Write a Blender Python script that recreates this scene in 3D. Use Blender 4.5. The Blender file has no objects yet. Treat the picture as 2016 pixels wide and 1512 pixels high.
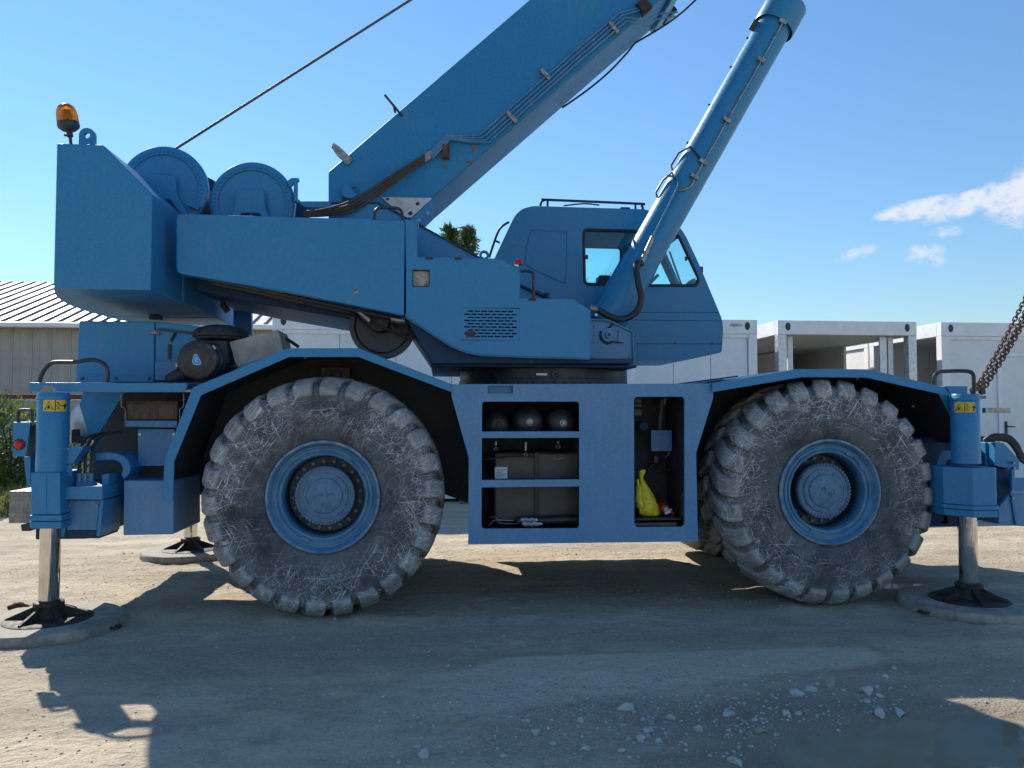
import bpy, bmesh, math, random
from mathutils import Vector, Matrix, Euler, noise
from mathutils.geometry import tessellate_polygon
R = math.radians
random.seed(11)
scn = bpy.context.scene
col = scn.collection

# ------------------------------------------------------------------ camera, sky, sun, exposure
CAM = Vector((0.0, -5.94, 1.55))
FPX, CU, CV = 1515.0, 1008.0, 756.0          # focal length and centre of the 2016x1512 photograph
ROT = Euler((R(90 + 2.23), 0, R(-5.355)))
cam_d = bpy.data.cameras.new('camera')
cam_d.sensor_width = 36; cam_d.lens = FPX / 2016 * 36; cam_d.clip_end = 3000; cam_d.clip_start = .05
cam = bpy.data.objects.new('camera', cam_d); col.objects.link(cam)
cam.location = CAM; cam.rotation_euler = ROT
scn.camera = cam

SUN_AZ, SUN_EL = R(-32.3), R(37.5)               # azimuth from +Y towards +X
SUNV = Vector((math.sin(SUN_AZ) * math.cos(SUN_EL), math.cos(SUN_AZ) * math.cos(SUN_EL), math.sin(SUN_EL)))
sun_d = bpy.data.lights.new('sun', 'SUN'); sun_d.energy = 2.45; sun_d.angle = R(.55); sun_d.color = (1, .93, .82)
sun = bpy.data.objects.new('sun', sun_d); col.objects.link(sun)
sun.rotation_euler = SUNV.to_track_quat('Z', 'Y').to_euler(); sun.location = (0, 0, 30)

scn.view_settings.view_transform = 'Standard'; scn.view_settings.look = 'None'
scn.view_settings.exposure = 1.52; scn.view_settings.gamma = 1; scn.view_settings.use_curve_mapping = False
scn.render.engine = 'CYCLES'
scn.cycles.use_denoising = True
scn.cycles.max_bounces = 4; scn.cycles.diffuse_bounces = 2; scn.cycles.glossy_bounces = 2; scn.cycles.transmission_bounces = 4; scn.cycles.transparent_max_bounces = 10
scn.cycles.use_adaptive_sampling = True; scn.cycles.adaptive_threshold = .02
scn.cycles.caustics_reflective = False; scn.cycles.caustics_refractive = False

RM = ROT.to_matrix()
def ray(u, v): return RM @ Vector(((u - CU) / FPX, -(v - CV) / FPX, -1))
def at(u, v, Y):
    d = ray(u, v); return CAM + d * ((Y - CAM.y) / d.y)
def gp(u, v, z=0.0):
    d = ray(u, v); return CAM + d * ((z - CAM.z) / d.z)
def pp(pts, Y): return [at(u, v, Y) for u, v in pts]

# world: clear Nishita sky with a few small fair-weather clouds (direction based)
world = bpy.data.worlds.new('World'); scn.world = world; world.use_nodes = True
def build_world():
    nt = world.node_tree; N = nt.nodes; L = nt.links; N.clear()
    out = N.new('ShaderNodeOutputWorld'); bg = N.new('ShaderNodeBackground'); bg.inputs[1].default_value = 0.055
    sky = N.new('ShaderNodeTexSky'); sky.sky_type = 'NISHITA'; sky.sun_disc = False
    sky.sun_elevation = SUN_EL; sky.sun_rotation = SUN_AZ
    sky.altitude = 0; sky.air_density = 1.6; sky.dust_density = 0; sky.ozone_density = 10
    tc = N.new('ShaderNodeTexCoord')
    def math_(op, a, b=None, c=None):
        n = N.new('ShaderNodeMath'); n.operation = op
        for i, x in enumerate((a, b, c)):
            if x is None: continue
            if isinstance(x, (int, float)): n.inputs[i].default_value = x
            else: L.new(x, n.inputs[i])
        return n.outputs[0]
    def dot(vec):
        n = N.new('ShaderNodeVectorMath'); n.operation = 'DOT_PRODUCT'
        L.new(tc.outputs['Generated'], n.inputs[0]); n.inputs[1].default_value = vec; return n.outputs['Value']
    nz = N.new('ShaderNodeTexNoise'); nz.inputs['Scale'].default_value = 46; nz.inputs['Detail'].default_value = 7
    nz.inputs['Roughness'].default_value = .68
    mp = N.new('ShaderNodeMapping'); mp.inputs['Scale'].default_value = (1, 1, 1.5)
    L.new(tc.outputs['Generated'], mp.inputs[0]); L.new(mp.outputs[0], nz.inputs['Vector'])
    total = None
    # photograph positions of the little clouds: u, v, half width, half height, tilt, strength
    for (u, v, a, b, tl, k) in ((2070, 362, 100, 44, -20, 1.2), (1925, 394, 95, 22, -14, 1.05), (1810, 411, 80, 19, -8, 1.0),
                                (1690, 500, 44, 16, -16, .75), (1822, 502, 40, 24, 6, .8), (1862, 456, 36, 14, 0, .7),
                                (2250, 300, 190, 90, -20, 1.2), (2300, 470, 120, 30, -8, .8)):
        d = ray(u, v).normalized()
        rt = d.cross(Vector((0, 0, 1))).normalized(); up = rt.cross(d).normalized()
        t = R(-tl); ax = rt * math.cos(t) + up * math.sin(t); ay = up * math.cos(t) - rt * math.sin(t)
        x = math_('MULTIPLY', dot(ax), FPX / a); y = math_('MULTIPLY', dot(ay), FPX / b)
        r2 = math_('MULTIPLY_ADD', x, x, math_('MULTIPLY', y, y))
        val = math_('MULTIPLY_ADD', r2, -.55*k, k)
        total = val if total is None else math_('MAXIMUM', total, val)
    total = math_('MULTIPLY', math_('MAXIMUM', total, 0.0), math_('GREATER_THAN', dot(ray(1950, 420).normalized()), .5))
    nn = math_('MULTIPLY_ADD', nz.outputs['Fac'], 1.9, -.22)
    m = math_('SUBTRACT', math_('MULTIPLY', total, math_('ADD', nn, .12)), .34)
    mr = N.new('ShaderNodeMapRange'); mr.interpolation_type = 'SMOOTHSTEP'
    mr.inputs['From Min'].default_value = 0; mr.inputs['From Max'].default_value = .55; mr.inputs['To Max'].default_value = .92
    L.new(m, mr.inputs['Value'])
    mix = N.new('ShaderNodeMix'); mix.data_type = 'RGBA'
    L.new(mr.outputs[0], mix.inputs[0]); L.new(sky.outputs[0], mix.inputs[6]); mix.inputs[7].default_value = (5.2, 5.5, 6.1, 1)
    L.new(mix.outputs[2], bg.inputs[0]); L.new(bg.outputs[0], out.inputs[0])
build_world()
world.cycles.sampling_method = 'MANUAL'; world.cycles.sample_map_resolution = 512

# ------------------------------------------------------------------ mesh helpers
WM = {}                                        # world matrices of located parents
def set_parent(o, p):
    if p is None: return
    o.parent = p
    o.matrix_parent_inverse = WM.get(p.name, Matrix.Identity(4)).inverted()
def tag(o, label=None, cat=None, group=None, kind=None):
    if label: o['label'] = label
    if cat: o['category'] = cat
    if group: o['group'] = group
    if kind: o['kind'] = kind
    return o
def empty(name, loc, label=None, cat=None, group=None):
    o = bpy.data.objects.new(name, None); col.objects.link(o); o.location = loc
    o.empty_display_size = .2
    WM[o.name] = Matrix.Translation(Vector(loc))
    return tag(o, label, cat, group)

class MB:
    def __init__(s): s.v = []; s.f = []
    def add(s, vs, fs):
        o = len(s.v); s.v += [(p[0], p[1], p[2]) for p in vs]; s.f += [tuple(i + o for i in f) for f in fs]; return s
    def box(s, a, b):
        x0, y0, z0 = a; x1, y1, z1 = b
        return s.add([(x0,y0,z0),(x1,y0,z0),(x1,y1,z0),(x0,y1,z0),(x0,y0,z1),(x1,y0,z1),(x1,y1,z1),(x0,y1,z1)],
                     [(0,3,2,1),(4,5,6,7),(0,1,5,4),(1,2,6,5),(2,3,7,6),(3,0,4,7)])
    def obox(s, c, ex, ey, ez):                # oriented box from centre and half-axis vectors
        c = Vector(c); vs = []
        for k in (-1, 1):
            for (i, j) in ((-1,-1),(1,-1),(1,1),(-1,1)): vs.append(c + ex*i + ey*j + ez*k)
        return s.add(vs, [(0,3,2,1),(4,5,6,7),(0,1,5,4),(1,2,6,5),(2,3,7,6),(3,0,4,7)])
    def prism(s, pts, y0, y1, holes=()):
        P = [(p.x, p.z) if isinstance(p, Vector) else p for p in pts]
        loops = [P] + [[(p.x, p.z) if isinstance(p, Vector) else p for p in h] for h in holes]
        n = sum(len(l) for l in loops); flat = [q for l in loops for q in l]
        vs = [(x, y0, z) for x, z in flat] + [(x, y1, z) for x, z in flat]; fs = []
        if holes:
            tr = tessellate_polygon([[Vector((x, z, 0)) for x, z in l] for l in loops])
            fs += [tuple(t) for t in tr] + [tuple(i + n for i in reversed(t)) for t in tr]
        else:
            fs += [tuple(range(n)), tuple(reversed(range(n, 2*n)))]
        o = 0
        for l in loops:
            k = len(l)
            for i in range(k):
                a, b = o + i, o + (i+1) % k
                fs.append((a, b, b+n, a+n))
            o += k
        return s.add(vs, fs)
    def cyl(s, p0, p1, r0, r1=None, n=24, caps=True):
        p0, p1 = Vector(p0), Vector(p1); r1 = r0 if r1 is None else r1
        d = (p1 - p0).normalized(); a = d.orthogonal().normalized(); b = d.cross(a)
        vs = []
        for p, r in ((p0, r0), (p1, r1)):
            for i in range(n):
                t = 2*math.pi*i/n; vs.append(p + (a*math.cos(t) + b*math.sin(t))*r)
        fs = [(i, (i+1) % n, n+(i+1) % n, n+i) for i in range(n)]
        if caps: fs += [tuple(reversed(range(n))), tuple(range(n, 2*n))]
        return s.add(vs, fs)
    def tube(s, path, r, n=8, sm=0, closed=False):
        P = [Vector(p) for p in path]
        if sm: P = spline(P, sm)
        t0 = (P[1]-P[0]).normalized(); a = t0.orthogonal().normalized(); vs = []; m = len(P)
        for i, p in enumerate(P):
            t = ((P[min(i+1, m-1)] - P[max(i-1, 0)])).normalized()
            a = (a - t*a.dot(t)).normalized(); b = t.cross(a)
            rr = r[i*len(r)//m] if isinstance(r, (list, tuple)) else r
            for k in range(n):
                q = 2*math.pi*k/n; vs.append(p + (a*math.cos(q) + b*math.sin(q))*rr)
        fs = []
        for i in range(m-1):
            for k in range(n): fs.append((i*n+k, i*n+(k+1) % n, (i+1)*n+(k+1) % n, (i+1)*n+k))
        fs += [tuple(reversed(range(n))), tuple(range((m-1)*n, m*n))]
        return s.add(vs, fs)
    def lathe(s, prof, c, axis='Y', n=48, closed=False):
        c = Vector(c); m = len(prof); vs = []
        for i in range(n):
            t = 2*math.pi*i/n; ct, st = math.cos(t), math.sin(t)
            for r, h in prof:
                if axis == 'Y': vs.append(c + Vector((r*ct, h, r*st)))
                else: vs.append(c + Vector((r*ct, r*st, h)))
        fs = []
        mm = m if closed else m-1
        for i in range(n):
            j = (i+1) % n
            for k in range(mm):
                k2 = (k+1) % m
                fs.append((i*m+k, j*m+k, j*m+k2, i*m+k2))
        return s.add(vs, fs)
    def sheet(s, poly, y0, y1, th):            # a bent sheet: polyline in XZ (Vectors), swept in Y, th thick downwards
        P = [(p.x, p.z) for p in poly]
        m = len(P); nrm = []
        for i in range(m):
            a = P[max(i-1, 0)]; b = P[min(i+1, m-1)]
            dx, dz = b[0]-a[0], b[1]-a[1]; l = math.hypot(dx, dz) or 1
            nrm.append((dz/l, -dx/l))
        low = [(P[i][0]+nrm[i][0]*th, P[i][1]+nrm[i][1]*th) for i in range(m)]
        for i in range(m-1):
            q = [P[i], P[i+1], low[i+1], low[i]]
            vs = [(x, y0, z) for x, z in q] + [(x, y1, z) for x, z in q]
            s.add(vs, [(0,1,2,3),(7,6,5,4),(0,4,5,1),(2,6,7,3)] + ([(0,3,7,4)] if i == 0 else []) + ([(1,5,6,2)] if i == m-2 else []))
        return s
    def mesh(s, name, merge=False):
        me = bpy.data.meshes.new(name); me.from_pydata(s.v, [], s.f); me.validate()
        b = bmesh.new(); b.from_mesh(me)
        if merge: bmesh.ops.remove_doubles(b, verts=b.verts, dist=1e-4)
        bmesh.ops.recalc_face_normals(b, faces=b.faces); b.to_mesh(me); b.free()
        return me
    def build(s, name, mat, parent=None, bevel=0, ang=35, seg=2, merge=False):
        me = s.mesh(name, merge)
        me.shade_smooth(); me.set_sharp_from_angle(angle=R(ang))
        me.materials.append(mat)
        o = bpy.data.objects.new(name, me); col.objects.link(o)
        set_parent(o, parent)
        if bevel:
            m = o.modifiers.new('bevel', 'BEVEL'); m.width = bevel; m.segments = seg; m.limit_method = 'ANGLE'; m.angle_limit = R(40)
            m.harden_normals = True; m.use_clamp_overlap = True
        return o
def spline(P, k):
    out = []; n = len(P)
    for i in range(n-1):
        p0, p1, p2, p3 = P[max(i-1, 0)], P[i], P[i+1], P[min(i+2, n-1)]
        for j in range(k):
            t = j/k
            out.append(.5*((2*p1) + (p2-p0)*t + (2*p0-5*p1+4*p2-p3)*t*t + (3*p1-p0-3*p2+p3)*t*t*t))
    out.append(P[-1]); return out
def rounded(pts, r, k=5):                      # round the corners of a closed 2D polygon (list of Vectors in XZ)
    out = []; n = len(pts)
    for i in range(n):
        p = Vector((pts[i].x, pts[i].z)); a = Vector((pts[i-1].x, pts[i-1].z)); b = Vector((pts[(i+1) % n].x, pts[(i+1) % n].z))
        rr = r[i] if isinstance(r, (list, tuple)) else r
        if rr <= 0: out.append((p.x, p.y)); continue
        d1 = (a-p); d2 = (b-p); q = min(rr, d1.length*.48, d2.length*.48)
        s, e = p + d1.normalized()*q, p + d2.normalized()*q
        for j in range(k+1):
            t = j/k; w = (1-t)**2*s + 2*t*(1-t)*p + t*t*e; out.append((w.x, w.y))
    return out

# ------------------------------------------------------------------ materials
def nodes(m):
    m.use_nodes = True; nt = m.node_tree; return nt, nt.nodes, nt.links, nt.nodes['Principled BSDF']
class NB:
    def __init__(s, m):
        s.nt, s.N, s.L, s.b = nodes(m); s.tc = s.N.new('ShaderNodeTexCoord')
    def link(s, a, b):
        if hasattr(a, 'is_output'): s.L.new(a, b)
        else: b.default_value = a
    def map(s, scale=(1,1,1), rot=(0,0,0), src=None, loc=(0,0,0)):
        n = s.N.new('ShaderNodeMapping'); s.L.new(src or s.tc.outputs['Object'], n.inputs[0])
        n.inputs['Scale'].default_value = scale; n.inputs['Rotation'].default_value = rot; n.inputs['Location'].default_value = loc; return n.outputs[0]
    def noise(s, scale, detail=4, rough=.55, vec=None, dist=0):
        n = s.N.new('ShaderNodeTexNoise'); n.inputs['Scale'].default_value = scale; n.inputs['Detail'].default_value = detail
        n.inputs['Roughness'].default_value = rough; n.inputs['Distortion'].default_value = dist
        s.L.new(vec or s.tc.outputs['Object'], n.inputs['Vector']); return n.outputs['Fac']
    def voro(s, scale, vec=None, feature='F1', rnd=1):
        n = s.N.new('ShaderNodeTexVoronoi'); n.feature = feature; n.inputs['Scale'].default_value = scale
        if 'Randomness' in n.inputs: n.inputs['Randomness'].default_value = rnd
        s.L.new(vec or s.tc.outputs['Object'], n.inputs['Vector']); return n.outputs['Distance']
    def ramp(s, x, a, b, lo=0., hi=1., smooth=True):
        n = s.N.new('ShaderNodeMapRange'); n.interpolation_type = 'SMOOTHSTEP' if smooth else 'LINEAR'
        s.L.new(x, n.inputs['Value']); n.inputs['From Min'].default_value = a; n.inputs['From Max'].default_value = b
        n.inputs['To Min'].default_value = lo; n.inputs['To Max'].default_value = hi; return n.outputs[0]
    def math(s, op, a, b=None):
        n = s.N.new('ShaderNodeMath'); n.operation = op
        for i, x in enumerate((a, b)):
            if x is not None: s.link(x, n.inputs[i])
        return n.outputs[0]
    def mix(s, f, a, b):
        n = s.N.new('ShaderNodeMix'); n.data_type = 'RGBA'; s.link(f, n.inputs[0])
        for x, i in ((a, 6), (b, 7)):
            if hasattr(x, 'is_output'): s.L.new(x, n.inputs[i])
            else: n.inputs[i].default_value = (*x, 1) if len(x) == 3 else x
        return n.outputs[2]
    def bump(s, h, strength=.3, dist=.01):
        n = s.N.new('ShaderNodeBump'); n.inputs['Strength'].default_value = strength; n.inputs['Distance'].default_value = dist
        s.L.new(h, n.inputs['Height']); s.L.new(n.outputs[0], s.b.inputs['Normal']); return n
    def set(s, color=None, rough=None, metal=None, spec=None):
        for x, k in ((color, 'Base Color'), (rough, 'Roughness'), (metal, 'Metallic'), (spec, 'Specular IOR Level')):
            if x is None: continue
            if hasattr(x, 'is_output'): s.L.new(x, s.b.inputs[k])
            else: s.b.inputs[k].default_value = (*x, 1) if isinstance(x, tuple) and len(x) == 3 else x
def sc3(c, k): return tuple(min(1, x*k) for x in c)
def simple(name, c, rough=.5, metal=0, var=.2, scale=6, bump=.1, bscale=80, bdist=.003, spec=None, dust=None):
    m = bpy.data.materials.new(name); b = NB(m)
    n1 = b.noise(scale, 3, .6)
    colr = b.mix(b.ramp(n1, .3, .7), sc3(c, 1-var), sc3(c, 1+var))
    if dust: colr = b.mix(b.ramp(b.noise(scale*2.3, 4, .65), .5, .75, 0, dust[1]), colr, dust[0])
    b.set(colr, b.ramp(n1, .3, .7, max(.02, rough-.08), min(1, rough+.1)), metal, spec)
    if bump: b.bump(b.noise(bscale, 2, .6), bump, bdist)
    return m
def paint(name, c, rough=.34, rust=.6, fade=.5, chalk=(.07, .25, .44)):
    m = bpy.data.materials.new(name); b = NB(m)
    big = b.noise(1.3, 4, .6); mid = b.noise(38, 4, .7)
    streak = b.noise(5, 3, .6, b.map((5, 5, .5)))
    f = b.math('MULTIPLY', b.ramp(big, .36, .76), fade*.75)
    f2 = b.math('ADD', f, b.math('MULTIPLY', b.ramp(streak, .5, .72), fade*.7))
    cc = b.mix(b.ramp(mid, .25, .75), sc3(c, .88), sc3(c, 1.12))
    cc = b.mix(b.math('MULTIPLY', f2, .55), cc, chalk)
    # grime specks and rust chips
    chip = b.ramp(b.noise(26, 4, .7), .69, .715)
    gate = b.ramp(big, .54, .62)
    chipm = b.math('MULTIPLY', b.math('MULTIPLY', chip, gate), rust)
    cc = b.mix(chipm, cc, (.12, .055, .03))
    runs = b.math('MULTIPLY', b.ramp(streak, .58, .70), .55*rust)
    cc = b.mix(b.math('MULTIPLY', runs, gate), cc, (.2, .15, .11))
    rr = b.ramp(mid, .3, .75, rough-.05, rough+.16)
    b.set(cc, b.math('ADD', rr, b.math('MULTIPLY', chipm, .4)), 0, .42 if rough < .45 else .22)
    h = b.math('ADD', b.noise(1.6, 1), b.math('MULTIPLY', b.noise(110, 1), .012))
    b.bump(h, .25, .02)
    return m

BLUE = (.022, .20, .405)
m_blue = paint('blue_paint', BLUE)
m_boom = paint('boom_paint', BLUE, rough=.5, rust=.7)
m_blue_low = paint('blue_paint_chassis', (.085, .235, .42), rough=.38, rust=.45, fade=.8, chalk=(.20, .32, .46))
m_blue_old = paint('blue_paint_scuffed', (.06, .20, .38), rough=.42, rust=.6, fade=1.0, chalk=(.26, .34, .43))
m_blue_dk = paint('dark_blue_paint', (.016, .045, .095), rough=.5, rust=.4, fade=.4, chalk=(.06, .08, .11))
m_black = simple('black_paint', (.022, .024, .028), .45, var=.35, scale=5, dust=((.09, .085, .08), .5))
m_rubber = simple('black_hose', (.02, .02, .021), .55, var=.2, bump=.15, dust=((.06, .055, .05), .5))
m_hose_br = simple('brown_hose', (.055, .04, .032), .6, var=.35, scale=25)
m_chrome = simple('chrome_rod', (.66, .65, .63), .12, 1, var=.12, scale=9, bump=.04, bscale=30)
m_galv = simple('galvanised_steel', (.50, .53, .56), .42, .75, var=.22, scale=14, bump=.05)
m_rust = simple('rusty_steel', (.085, .045, .03), .85, .1, var=.6, scale=25, bump=.5, bscale=120)
m_rustdk = simple('greasy_rusted_steel', (.035, .027, .024), .7, .2, var=.6, scale=22, bump=.5, bscale=110, dust=((.14, .12, .1), .6))
m_steel = simple('bare_steel', (.32, .31, .29), .45, .8, var=.4, scale=30, dust=((.18, .11, .06), .5))
m_pad = simple('weathered_pad', (.30, .27, .225), .85, var=.35, scale=7, bump=.6, bscale=60, bdist=.006, dust=((.33, .30, .25), .7))
m_white = simple('white_cladding', (.72, .74, .76), .5, var=.05, scale=2, bump=.04, bscale=20, dust=((.52, .52, .50), .35))
m_white_fr = simple('white_frame', (.78, .79, .80), .45, var=.05, scale=3, bump=.03, dust=((.5, .49, .46), .3))
m_cream = simple('cream_interior', (.72, .69, .61), .6, var=.06, scale=2, bump=.03)
m_shed = simple('beige_cladding', (.36, .335, .295), .6, var=.08, scale=1.5, bump=.04, dust=((.27, .25, .22), .5))
m_roof = simple('pale_metal_roof', (.50, .50, .50), .45, .0, var=.08, scale=1.2, bump=.04, dust=((.42, .40, .38), .4))
m_rib = simple('roof_rib', (.20, .175, .15), .6, .0, var=.2, scale=2)
m_red_band = simple('red_band', (.13, .025, .02), .6)
m_redlens = simple('red_lens', (.62, .012, .012), .18, var=.1, bump=0)
m_yel = simple('yellow_label', (.72, .48, .04), .45, var=.06, scale=18, dust=((.5, .38, .1), .4))
m_ink = simple('black_ink', (.02, .018, .015), .5, bump=0)
m_paper = simple('white_paper', (.72, .76, .82), .6, var=.05, scale=20)
m_bag = simple('yellow_plastic', (.78, .60, .02), .38, var=.1, scale=12, bump=.9, bscale=16, bdist=.03)
m_red = simple('red_paint', (.33, .02, .022), .35, var=.2)
m_ply = simple('grey_plywood', (.34, .31, .265), .75, var=.2, scale=8, bump=.25, bscale=70)
m_brown = simple('dusty_brown_battery', (.105, .07, .052), .75, var=.35, scale=12, dust=((.2, .16, .13), .6))
m_filter = simple('black_filter_plastic', (.024, .025, .027), .48, var=.25, scale=10, dust=((.11, .105, .1), .6))
m_rope = simple('steel_rope', (.10, .08, .075), .6, .3, var=.3, scale=40, bump=.15, bscale=160)
m_badge = simple('bright_blue_badge', (.02, .30, .72), .3, var=.05)
m_tank = simple('grey_tank', (.045, .048, .052), .40, var=.35, scale=4, dust=((.10, .10, .098), .6))
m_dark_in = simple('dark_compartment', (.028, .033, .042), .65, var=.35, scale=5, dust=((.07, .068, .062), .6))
m_seat = simple('grey_interior', (.11, .115, .12), .7)
m_chainm = simple('rusty_chain', (.13, .075, .05), .65, .35, var=.5, scale=40)

def tread_plate():
    m = bpy.data.materials.new('tread_plate'); b = NB(m)
    b.set(b.mix(b.ramp(b.noise(20), .3, .7), (.22, .205, .19), (.32, .30, .28)), .5, .5)
    w = []
    for rz in (R(45), R(-45)):
        v = b.map((46, 46, 46), (0, rz, 0))
        n = b.N.new('ShaderNodeTexChecker'); n.inputs['Scale'].default_value = 1; b.L.new(v, n.inputs[0]); w.append(n.outputs['Fac'])
    k = b.math('MULTIPLY', w[0], b.voro(60)); b.bump(k, .9, .01); return m
m_tread = tread_plate()

def glass(name, tint, refl=.12):
    m = bpy.data.materials.new(name); m.use_nodes = True; nt = m.node_tree; N = nt.nodes; L = nt.links; N.clear()
    o = N.new('ShaderNodeOutputMaterial'); t = N.new('ShaderNodeBsdfTransparent'); t.inputs[0].default_value = (*tint, 1)
    g = N.new('ShaderNodeBsdfGlossy'); g.inputs['Roughness'].default_value = .03; g.inputs[0].default_value = (.9, .95, 1, 1)
    f = N.new('ShaderNodeFresnel'); f.inputs[0].default_value = 1.45
    mx = N.new('ShaderNodeMixShader'); L.new(f.outputs[0], mx.inputs[0]); L.new(t.outputs[0], mx.inputs[1]); L.new(g.outputs[0], mx.inputs[2])
    L.new(mx.outputs[0], o.inputs[0]); return m
m_glass = glass('tinted_cab_glass', (.80, .97, .98))

def amber():
    m = bpy.data.materials.new('amber_lens'); b = NB(m)
    b.set((.9, .22, .01), .12, 0); b.b.inputs['Transmission Weight'].default_value = .75; b.b.inputs['IOR'].default_value = 1.3
    b.bump(b.math('SINE', b.math('MULTIPLY', b.noise(60, 0), 40)), .2, .003); return m
m_amber = amber()

def tyre_mat():
    m = bpy.data.materials.new('scratched_tyre_rubber'); b = NB(m)
    sep = b.N.new('ShaderNodeSeparateXYZ'); b.L.new(b.tc.outputs['Object'], sep.inputs[0])
    x, y, z = sep.outputs
    r = b.math('SQRT', b.math('ADD', b.math('MULTIPLY', x, x), b.math('MULTIPLY', z, z)))
    info = b.N.new('ShaderNodeObjectInfo')
    rnd = b.math('MULTIPLY', info.outputs['Random'], 30)
    off = b.N.new('ShaderNodeCombineXYZ')
    for i in range(3): b.L.new(rnd, off.inputs[i])
    va = b.N.new('ShaderNodeVectorMath'); b.L.new(b.tc.outputs['Object'], va.inputs[0]); b.L.new(off.outputs[0], va.inputs[1]); vec = va.outputs[0]
    # scratches: thin contour lines of stretched noise, several directions, patchy
    tot = None
    gA = b.noise(3.4, 3, .6, vec); gB = b.noise(4.3, 3, .6, b.map((1, 1, 1), (0, 0, 0), vec, (7, 1, 3)))
    warp = b.N.new('ShaderNodeTexNoise'); warp.inputs['Scale'].default_value = 2.6; warp.inputs['Detail'].default_value = 2; b.L.new(vec, warp.inputs['Vector'])
    wv = b.N.new('ShaderNodeVectorMath'); wv.operation = 'MULTIPLY_ADD'; b.L.new(warp.outputs['Color'], wv.inputs[0]); wv.inputs[1].default_value = (.16, .16, .16); b.L.new(vec, wv.inputs[2])
    for i, (ang, sx, sz, wd, k) in enumerate(((8, .55, 9, .0095, .9), (38, .7, 13, .008, .9), (66, .5, 8, .010, .9), (97, .8, 15, .0075, .8), (124, .55, 10, .009, .9), (152, .9, 18, .0075, .8))):
        v = b.map((sx, .6, sz), (0, 0, 0), b.map((1, 1, 1), (0, R(ang), 0), wv.outputs[0]), (i*3.1, 0, i*1.7))
        n = b.noise(2.3, 2, .62, v)
        line = b.ramp(b.math('ABSOLUTE', b.math('SUBTRACT', n, .5)), 0, wd, 1, 0)
        gate = b.ramp((gA, gB)[i % 2], .33 + .012*i, .54 + .012*i, 0, k)
        l = b.math('MULTIPLY', line, gate)
        tot = l if tot is None else b.math('MAXIMUM', tot, l)
    fine = b.ramp(b.voro(13, b.map((1, .3, 1), (0, 0, 0), wv.outputs[0]), 'DISTANCE_TO_EDGE'), 0, .03, 1, 0)
    fine = b.math('MULTIPLY', fine, b.math('MULTIPLY', b.ramp(gB, .46, .62, 0, .75), b.ramp(r, .55, .74)))
    tot = b.math('MAXIMUM', tot, fine)
    near_rim = b.ramp(r, .46, .62, .25, 1)
    tot = b.math('MULTIPLY', tot, near_rim)
    grey = b.mix(b.ramp(b.noise(5, 6, .65, vec), .32, .68), (.05, .053, .059), (.125, .128, .134))
    lugdust = b.math('MULTIPLY', b.ramp(r, .66, .84), b.ramp(b.noise(7, 5, .6, vec), .25, .62, .3, 1))
    lg = b.N.new('ShaderNodeAttribute'); lg.attribute_name = 'lug'; lug = lg.outputs['Fac']
    c = b.mix(b.math('MULTIPLY', lugdust, .35), grey, (.25, .245, .235))
    c = b.mix(b.math('MULTIPLY', b.ramp(lug, .55, .95), b.ramp(b.noise(8, 4, .65, vec), .32, .66, .1, .85)), c, (.30, .297, .288))
    edge = b.math('MULTIPLY', b.ramp(lug, .25, .6), b.ramp(lug, .98, .7))
    c = b.mix(b.math('MULTIPLY', edge, .55), c, (.44, .42, .39))
    tan = b.math('MULTIPLY', b.ramp(b.noise(11, 5, .65, vec), .55, .72, 0, .8), b.ramp(r, .76, .88))
    c = b.mix(tan, c, (.30, .27, .22))
    c = b.mix(b.math('MULTIPLY', tot, .95), c, (.70, .71, .72))
    b.set(c, b.ramp(b.noise(9, 4, .6, vec), .3, .7, .55, .82), 0, .35)
    b.bump(b.math('ADD', b.math('MULTIPLY', b.noise(30, 5, .65, vec), .5), b.math('MULTIPLY', tot, .25)), .35, .012)
    return m
m_tyre = tyre_mat()

def rim_mat():
    m = bpy.data.materials.new('worn_rim_paint'); b = NB(m)
    sep = b.N.new('ShaderNodeSeparateXYZ'); b.L.new(b.tc.outputs['Object'], sep.inputs[0]); x, y, z = sep.outputs
    r = b.math('SQRT', b.math('ADD', b.math('MULTIPLY', x, x), b.math('MULTIPLY', z, z)))
    c = b.mix(b.ramp(b.noise(6, 5, .6), .35, .7), (.045, .175, .31), (.11, .25, .38))
    edge = b.math('MULTIPLY', b.ramp(r, .395, .418), b.ramp(b.noise(22, 5, .7), .38, .6))
    c = b.mix(b.math('MULTIPLY', edge, .8), c, (.30, .33, .36))
    sc = b.math('MULTIPLY', b.ramp(b.noise(14, 6, .7), .62, .68), .7)
    c = b.mix(sc, c, (.33, .40, .47))
    c = b.mix(b.ramp(r, .312, .296, 0, .88), c, (.022, .028, .036))
    b.set(c, b.ramp(b.noise(8), .3, .7, .35, .6), 0, .4); b.bump(b.noise(60, 4), .15, .004); return m
m_rim = rim_mat()

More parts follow.
